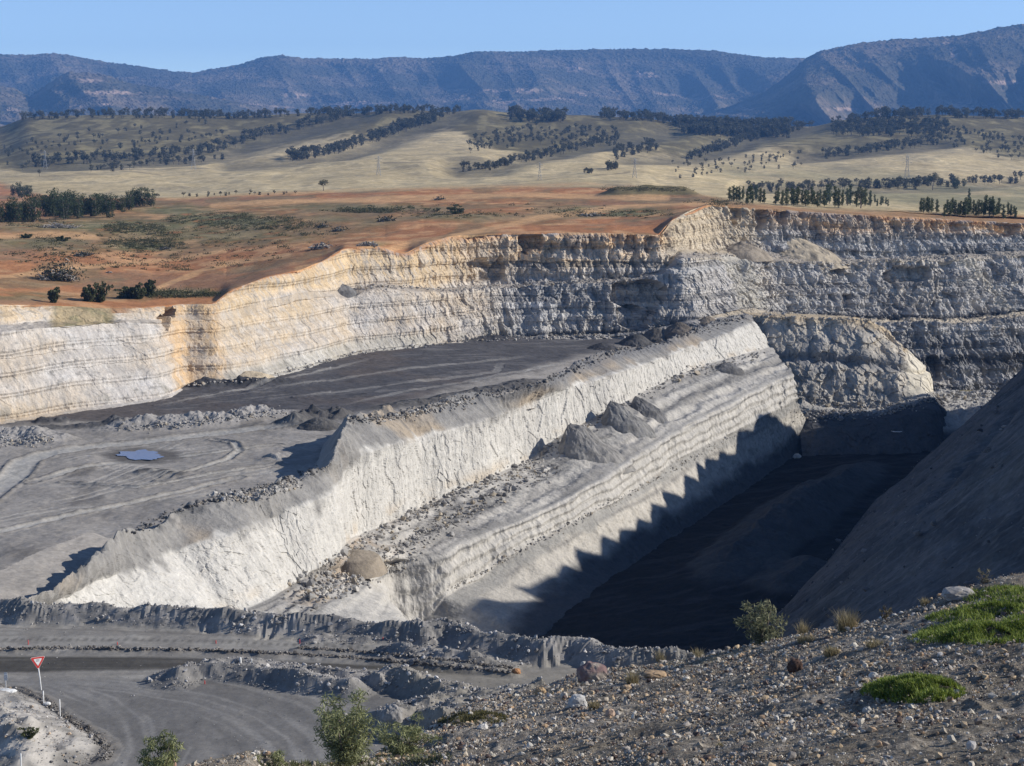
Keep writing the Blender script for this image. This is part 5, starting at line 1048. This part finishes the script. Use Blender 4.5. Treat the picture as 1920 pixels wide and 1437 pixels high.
gpx, gpy = proj(gravelG); inv = (gpx > -60) & (gpx < 2260) & (gpy < 1480) & (gravelV > -.25); clus = .35 + 1.3 * sst(-.1, .35, fbm(gravelG, 1.6, 3, 2000)) + .8 * sst(0, .3, fbm(gravelG, (5, 5, 5), 3, 2001))
dist = gravelG[..., 1]; ds = np.abs(np.gradient(gravelG[..., 1], axis=1)) * np.hypot(np.gradient(gravelG[..., 0], axis=0), np.gradient(gravelG[..., 1], axis=0))
N_ = 100000; p = pts_on(gravelG, N_, inv * clus * ds ** .6); sz = np.clip(.026 * rng.pareto(2.0, N_) + .036, .036, .25) * (.7 + p[:, 1] / 160)
V, Fc, C = scatter(None, p, sz, PAL, 1); mesh_np('gravel', V, Fc, M_stone, C)['kind'] = 'stuff'
# rubble on berms and banks, and at the foot of the cut faces
def verts(name):
    me = OB[name].data; V = np.empty(len(me.vertices) * 3, np.float32); me.vertices.foreach_get('co', V); return V.reshape(-1, 3)
RP = [(.36, .345, .33), (.44, .42, .40), (.27, .26, .25), (.50, .48, .46), (.20, .19, .185)]
for nm, n, lo, hi, zc_ in (('earth_berm', 5200, .10, .5, -46), ('island_berm', 4200, .08, .45, -50), ('roadside_bank', 1800, .06, .35, -50), ('haul_road', 900, .05, .16, -50)):
    V_ = verts(nm); q = proj(V_); m = (V_[:, 2] > zc_) & (q[0] > -40) & (q[0] < 1500); V_ = V_[m]
    if len(V_) == 0: print('EMPTY', nm); continue
    w_ = .3 + sst(0, .4, fbm(V_, 2.0, 3, 2100)); pp = V_[rng.choice(len(V_), n, p=w_ / w_.sum())]
    sz = np.clip(lo * .6 * rng.pareto(2.2, n) + lo, lo, hi); V, Fc, C = scatter(None, pp + rng.normal(size=pp.shape) * (.08, .08, 0), sz, RP + ([(.46, .36, .26)] if nm == 'roadside_bank' else []), 2); mesh_np('rubble_' + {'earth_berm': 'of_the_berm', 'island_berm': 'of_the_island', 'roadside_bank': 'of_the_bank', 'haul_road': 'of_the_road'}[nm], V, Fc, M_stone, C)['kind'] = 'stuff'
RW = [(.38, .365, .34), (.31, .295, .275), (.45, .43, .40), (.24, .23, .22), (.37, .32, .25)]
fp = []; fs = []
def strew(path, spread, n, s0, s1, names):
    pa = np.array(path, float); seg = np.hypot(*(pa[1:] - pa[:-1]).T); cum = np.concatenate([[0], np.cumsum(seg)])
    for _ in range(n):
        t = R_.uniform(0, cum[-1]); h = hit(np.interp(t, cum, pa[:, 0]) + R_.gauss(0, spread), np.interp(t, cum, pa[:, 1]) + R_.gauss(0, spread * .5), names)
        if h: fp.append(tuple(h)); fs.append(min(s1, s0 * (.6 + R_.paretovariate(2.2) * .5)))
RN = ('rock_ridge', 'pit_floor', 'highwall', 'rock_block', 'lower_pit_floor')
for a in (([(560,1100),(640,1045),(700,1005),(860,925),(980,880),(1050,830),(1130,785),(1290,700),(1430,665)], 9, 800, .45, 1.6, RN), ([(720,1040),(850,975),(980,900),(1040,880)], 16, 420, .4, 1.5, RN), ([(580,1120),(660,1080),(740,1050)], 22, 520, .4, 1.6, RN), ([(0,830),(90,826)], 12, 160, .3, .9, RN), ([(220,805),(330,797),(470,780),(540,772)], 8, 260, .3, 1.0, RN), ([(350,725),(500,708),(660,664),(850,643),(1000,634),(1140,628)], 3, 260, .4, 1.2, RN), ([(1500,780),(1650,775),(1760,745),(1860,740)], 12, 420, .5, 2.0, RN), ([(1500,745),(1600,765),(1700,760)], 8, 260, .5, 1.6, RN), ([(400,930),(470,935),(560,905)], 9, 200, .4, 1.1, RN), ([(690,790),(780,775),(880,752)], 9, 260, .4, 1.1, RN), ([(840,1110),(1000,1020),(1200,915),(1390,808)], 5, 320, .3, .9, RN), ([(640,545),(700,538),(850,544),(1000,535),(1200,520)], 4, 260, .4, 1.4, RN), ([(1300,478),(1450,482),(1600,490),(1900,480)], 4, 200, .4, 1.3, RN), ([(1400,590),(1600,600),(1900,597)], 4, 200, .4, 1.3, RN)): strew(*a)
na = len(fp)
for a in (([(250,1000),(340,955),(430,930),(530,905),(610,875)], 6, 240, .3, .9, RN), ([(660,790),(750,778),(860,748),(1010,722),(1130,668)], 7, 420, .35, 1.1, RN), ([(1130,662),(1200,650),(1300,622),(1390,595)], 8, 300, .35, 1.2, RN)): strew(*a)
V, Fc, C = scatter(None, np.array(fp[na:]), np.array(fs[na:]), [(.14, .135, .13), (.20, .19, .18), (.10, .098, .096), (.27, .24, .205)], 4); mesh_np('rubble_of_the_crest', V, Fc, M_stone, C)['kind'] = 'stuff'
fp, fs = fp[:na], fs[:na]
V, Fc, C = scatter(None, np.array(fp), np.array(fs), RW, 3); mesh_np('rubble_of_the_pit', V, Fc, M_stone, C)['kind'] = 'stuff'

na = len(fp)
for a in (([(-20,1217),(120,1216),(250,1217),(400,1220),(480,1223),(640,1232),(760,1243),(900,1256),(960,1262)], 2.2, 1500, .12, .4, GROUNDS), ([(560,1215),(700,1224),(860,1240),(960,1254)], 2.5, 500, .12, .4, GROUNDS), ([(80,1312),(125,1345),(170,1375),(203,1406),(190,1425)], 6, 420, .1, .35, GROUNDS)): strew(*a)
V, Fc, C = scatter(None, np.array(fp[na:]), np.array(fs[na:]), [(.16, .145, .13), (.22, .205, .19), (.11, .10, .09), (.28, .26, .235)], 5); mesh_np('rubble_of_the_windrow', V, Fc, M_stone, C)['kind'] = 'stuff'
sg_ = OB['spoil_heap'].data; V_ = np.empty(len(sg_.vertices) * 3, np.float32); sg_.vertices.foreach_get('co', V_); V_ = V_.reshape(-1, 3); q = proj(V_); V_ = V_[(q[0] < 2000) & (q[0] > 1300) & (V_[:, 2] < -25)]
pp = V_[rng.integers(0, len(V_), 2600)] + rng.normal(size=(2600, 3)) * (.5, .5, 0); V, Fc, C = scatter(None, pp, np.clip(.16 * rng.pareto(2.2, 2600) + .2, .2, 1.5), [(.12, .118, .12), (.17, .165, .16), (.08, .08, .082), (.24, .23, .22)], 6); mesh_np('rubble_of_the_spoil', V, Fc, M_stone, C)['kind'] = 'stuff'
# ---------------- tipped heaps in the pit
def heap(px, py, wpx, hpx, label, col, names, seed, stretch=(1, 1), deep=4.0, col2=None, lean=(0, 0)):
    """apex height hpx above the ground point (px,py); a cone of loose rock, foot buried"""
    h = ground_at(px, py, names); k = h.y / F; H = hpx * k; R0 = wpx * k / 2; n, m = 72, 26
    a, r = np.meshgrid(np.linspace(0, 2 * math.pi, n + 1), np.linspace(0, 1.35, m), indexing='ij')
    x = r * R0 * np.cos(a) * stretch[0]; y = r * R0 * np.sin(a) * stretch[1]; q = np.stack([np.cos(a) * r * 3, np.sin(a) * r * 3, 0 * a + seed], -1)
    z = H * np.clip(1 - r + .10 * (1 - r) * fbm(q, 1.0, 3, seed), -1, 2) - np.maximum(0, r - 1) * deep + .10 * H * fbm(q, .6, 3, seed + 1) * sst(0, .25, r) - .14 * H * np.exp(-(r / .18) ** 2)
    x = x + lean[0] * R0 * (1 - r); y = y + lean[1] * R0 * (1 - r)
    G_ = np.stack([x, y, z], -1); G_[-1] = G_[0]; t = sst(-.1, .4, fbm(G_, 2.0, 4, seed + 2))[..., None]; C = np.asarray(col) * (1 - t) + np.asarray(col2 or [c * .65 for c in col]) * t
    f = grid_faces(n + 1, m).reshape(-1, 4)[:, ::-1]; o = mesh_np('rubble_heap', G_.reshape(-1, 3), f, M_rock, C.reshape(-1, 3)); o.location = h; tag(o, label, 'rubble heap')
gr_ = (.255, .245, .23); dk = (.10, .097, .095)
for a in ((1102, 846, 118, 56, 'largest grey tipped heap on the bench below the white face', gr_, RN, 3, (1, 1), 4, None, (-.55, .55)), (1168, 790, 84, 40, 'middle grey tipped heap on the bench below the white face', (.23, .225, .215), RN, 4, (1, 1), 4, None, (-.55, .55)), (1208, 770, 62, 30, 'dark grey tipped heap behind the middle one on the bench', (.17, .167, .165), RN, 5, (1, 1), 4, None, (-.5, .5)), (1362, 692, 60, 14, 'low dark heap at the far end of the bench', (.18, .175, .17), RN, 6), (664, 1042, 96, 11, 'low brown rubble fan in the notch of the white face', (.30, .255, .20), RN, 7, (1, 1), 7), (1192, 646, 74, 24, 'left coal black heap on the crest of the ridge', dk, RN, 8), (1232, 634, 70, 24, 'middle coal dark heap on the crest of the ridge', (.13, .12, .11), RN, 9), (1274, 622, 64, 22, 'right dark heap on the crest of the ridge', (.16, .14, .12), RN, 10), (1328, 606, 56, 15, 'small brown heap near the far end of the crest', (.24, .20, .155), RN, 11), (640, 545, 54, 15, 'small dark heap on the ledge under the orange cut', (.20, .195, .19), RN, 12), (470, 708, 90, 14, 'tan slide of loose earth at the foot of the pale wall', (.55, .46, .33), RN, 13), (1130, 655, 70, 14, 'black heap at the left end of the crest heaps', (.07, .068, .07), RN, 14), (1498, 477, 128, 46, 'tan heap tipped against the upper right face', (.46, .39, .29), RN, 15, (1, .7), 4, None, (-.42, .5)), (1390, 472, 90, 22, 'brown heap on the upper bench by the cream corner', (.33, .28, .22), RN, 16), (1560, 488, 60, 12, 'low dark heap at the foot of the tan heap', (.20, .19, .18), RN, 18), (600, 800, 90, 22, 'dark ragged heap beside the fin of the ridge', (.12, .115, .11), RN, 17)): heap(*a)
h = hit(1676, 812, RN)
if h:
    V, Fc = tube([(-3.2, 5, 2.6), (-2.4, 3.6, 1.6), (-1.2, 1.2, .5), (0, 0, .35), (1.6, -.3, .35), (2.6, .6, .35), (2.2, 1.7, .35), (.6, 1.8, .35)], [.14] * 8, 8); o = mesh_np('pipe', V, Fc, M_conc, None, True); o.location = h; tag(o, 'pale hooked pipe lying in shade on the dark lower floor', 'pipe')
boulder(1495, 856, 15, 10, (.68, .66, .60), 'single boulder coloured as sunlit on the dark lower floor', 31, RN)  # pale colour stands for sunlight falling on this rock

# ---------------- bushes and grasses of the foreground
SL = ('gravel_slope',)
sh = dict(ca=(.16, .18, .08), cb=(.36, .37, .19), droop=.05, wd=.15)
shrub(648, 1434, 142, 156, 4600, .30, 'big willowy green bush at the bottom edge left of the gravel', SL, nst=16, upright=.85, cat='bush', cln=64, **sh)
shrub(757, 1420, 110, 84, 2800, .28, 'pale sparse bush right of the big willowy bush', SL, nst=12, upright=.8, cat='bush', cln=36, **sh)
shrub(305, 1432, 86, 90, 1700, .25, 'open spindly bush in front of the road bend', SL, nst=11, upright=.6, cat='bush', cln=30, **sh)
shrub(512, 1444, 70, 44, 900, .20, 'low bush at the bottom edge left of the big bush', SL, nst=9, upright=.8, cat='bush', cln=24, **sh)
shrub(1428, 1208, 96, 96, 1500, .32, 'tall grey green bush against the dark pit', GROUNDS, nst=12, upright=.85, cat='bush', cln=40, ca=(.12, .13, .07), cb=(.27, .27, .16), droop=.0, wd=.25)
shrub(55, 1384, 36, 26, 700, .22, 'small dark green bush on the bank at the left edge', GROUNDS, nst=9, upright=.9, cln=24, ca=(.05, .065, .02), cb=(.12, .13, .05), wd=.3)
shrub(1660, 1132, 26, 30, 130, .2, 'bare twiggy weed at the rim left of the grey slab', GROUNDS, nst=9, upright=.6, ca=(.12, .10, .06), cb=(.2, .17, .1), wd=.3, cat='weed')
shrub(1845, 1092, 34, 34, 90, .2, 'thin bare weed standing at the rim on the right', GROUNDS, nst=8, upright=.6, ca=(.12, .11, .07), cb=(.2, .18, .12), wd=.3, cat='weed')
def blades(base, L, wd, ca, cb, lean=.5):
    n = len(base); a = rng.uniform(0, 6.283, n); l = L * rng.uniform(.5, 1.2, n); t = rng.uniform(.2, 1, n) * lean; dx = np.stack([np.cos(a) * t, np.sin(a) * t, np.ones(n)], -1); dx /= np.linalg.norm(dx, axis=1, keepdims=True)
    s_ = np.stack([-np.sin(a), np.cos(a), 0 * a], -1) * wd / 2; mid = base + dx * l[:, None] * .6; tip = base + dx * l[:, None] + np.stack([np.cos(a), np.sin(a), -.4 + 0 * a], -1) * (l * t * .3)[:, None]
    V = np.stack([base - s_, base + s_, mid + s_ * .7, mid - s_ * .7, tip], 1).reshape(-1, 3); o_ = 5 * np.arange(n)[:, None]
    Fc = np.concatenate([o_ + np.array((0, 1, 2, 3)), o_ + np.array((3, 2, 4, 4))]); tt = rng.uniform(0, 1, n)[:, None]; C = (np.asarray(ca) * (1 - tt) + np.asarray(cb) * tt) * rng.uniform(.75, 1.25, (n, 1)); return V, Fc, np.repeat(C, 5, 0)
def tuft(px, py, wpx, hpx, n, label, ca=(.22, .18, .10), cb=(.40, .34, .20), names=GROUNDS, lean=.7):
    h = ground_at(px, py, names); k = h.y / F; r = wpx * k / 2; a = rng.uniform(0, 6.28, n); q = np.sqrt(rng.uniform(0, 1, n)) * r * .55; b = np.stack([q * np.cos(a), q * np.sin(a), 0 * a - .05], -1)
    V, Fc, C = blades(b, hpx * k, .022, ca, cb, lean); o = mesh_np('grass_tuft', V, Fc, M_leaf, C); o.location = h; tag(o, label, 'grass tuft'); return o
for a in ((1588, 1182, 62, 44, 420, 'tall dry pale grass tuft on the rim against the dark pit'), (1506, 1190, 36, 32, 160, 'thin dry grass tuft left of the tall one on the rim'), (1512, 1204, 60, 18, 320, 'low brown grass clump below the thin rim tuft'), (1560, 1228, 54, 20, 380, 'olive brown grass clump above the dark brown rock'), (1640, 1212, 60, 16, 260, 'dry low grass right of the olive clump'), (1238, 1240, 30, 26, 170, 'yellowish grass tuft on the flat below the pit rim'), (1310, 1232, 40, 20, 170, 'dry grass tuft left of the tall grey green bush'), (1185, 1282, 40, 30, 220, 'straw grass tuft beside the flat tan rock'), (1095, 1280, 46, 20, 220, 'dry grass clump under the purple brown boulder'), (1115, 1330, 40, 20, 260, 'olive grass tuft right of the pale angular boulder'), (1735, 1128, 34, 16, 200, 'dark dry tuft left of the grey slab on the rim'), (1350, 1400, 18, 12, 120, 'single small green weed tuft in the lower gravel')): tuft(*a)
def patch(polyc, n, L, label, ca, cb, hump=0):
    """grass mat: ellipses (cx,cy,rx,ry) in the photograph give where it grows on the slope"""
    b = []
    for cx_, cy_, rx, ry, m in polyc:
        for _ in range(m):
            r, a = math.sqrt(R_.random()), R_.uniform(0, 6.28); px, py = cx_ + rx * r * math.cos(a), cy_ + ry * r * math.sin(a); h = hit(px, py, GROUNDS)
            if h: b.append((h.x, h.y, h.z + hump * max(0, 1 - r * r) - .03))
    b = np.array(b); kp = fbm(b, (.9, .9, .9), 3, 2201) + .5 * fbm(b, (.35, .35, .35), 2, 2202) > -.34; b = b[kp]; b[:, 2] += .10 * fbm(b, (.6, .6, .6), 2, 2203); g = .6 + .55 * sst(-.3, .3, fbm(b, (1.2, 1.2, 1.2), 3, 2200)); V, Fc, C = blades(b, L, .035, ca, cb, .9); o = mesh_np('grass', V, Fc, M_leaf, C * 1); o['kind'] = 'stuff'; return o
gg_ = ((.085, .14, .018), (.30, .35, .07))
patch([(1712, 1300, 98, 20, 7000)], 0, .20, '', *gg_, hump=.40); patch([(1900, 1120, 100, 18, 3000), (1800, 1160, 66, 9, 1600), (1870, 1145, 80, 9, 1800)], 0, .24, '', *gg_, hump=.22); patch([(1840, 1190, 120, 20, 5200), (1930, 1180, 60, 26, 2000), (1760, 1200, 60, 9, 1200)], 0, .22, '', *gg_, hump=.22)
patch([(895, 1348, 66, 11, 2600), (860, 1356, 40, 8, 900)], 0, .20, '', (.07, .065, .02), (.16, .14, .05), hump=.15); patch([(640, 1440, 130, 10, 1500), (760, 1425, 90, 14, 1400)], 0, .22, '', (.10, .11, .05), (.22, .22, .11), hump=.05)

for ps in protos.values():          # kinds that found no place
    for p in ps:
        if p.name not in used:
            for ch in list(p.children): bpy.data.objects.remove(ch)
            bpy.data.objects.remove(p)
# ---------------- air: one even box of haze round everything
hm = bpy.data.materials.new('haze'); hm.use_nodes = True; ht = hm.node_tree; ht.nodes.clear()
ho = ht.nodes.new('ShaderNodeOutputMaterial'); hv = ht.nodes.new('ShaderNodeVolumePrincipled')
hv.inputs['Color'].default_value = (.20, .46, 1.0, 1); hv.inputs['Density'].default_value = HAZE; hv.inputs['Anisotropy'].default_value = 0.0
ht.links.new(hv.outputs[0], ho.inputs['Volume'])
HTOP = max((np.array([v.co.z for v in OB[n].data.vertices]).max() for n in ('mountains', 'near_mountain'))) + 6
bx = np.array([(x, y, z) for x in (-6500, 6500) for y in (-900, 11200) for z in (-140, HTOP)], float)
ha = mesh_np('haze', bx, np.array([(0, 1, 3, 2), (4, 6, 7, 5), (0, 4, 5, 1), (2, 3, 7, 6), (0, 2, 6, 4), (1, 5, 7, 3)]), hm); ha['kind'] = 'stuff'
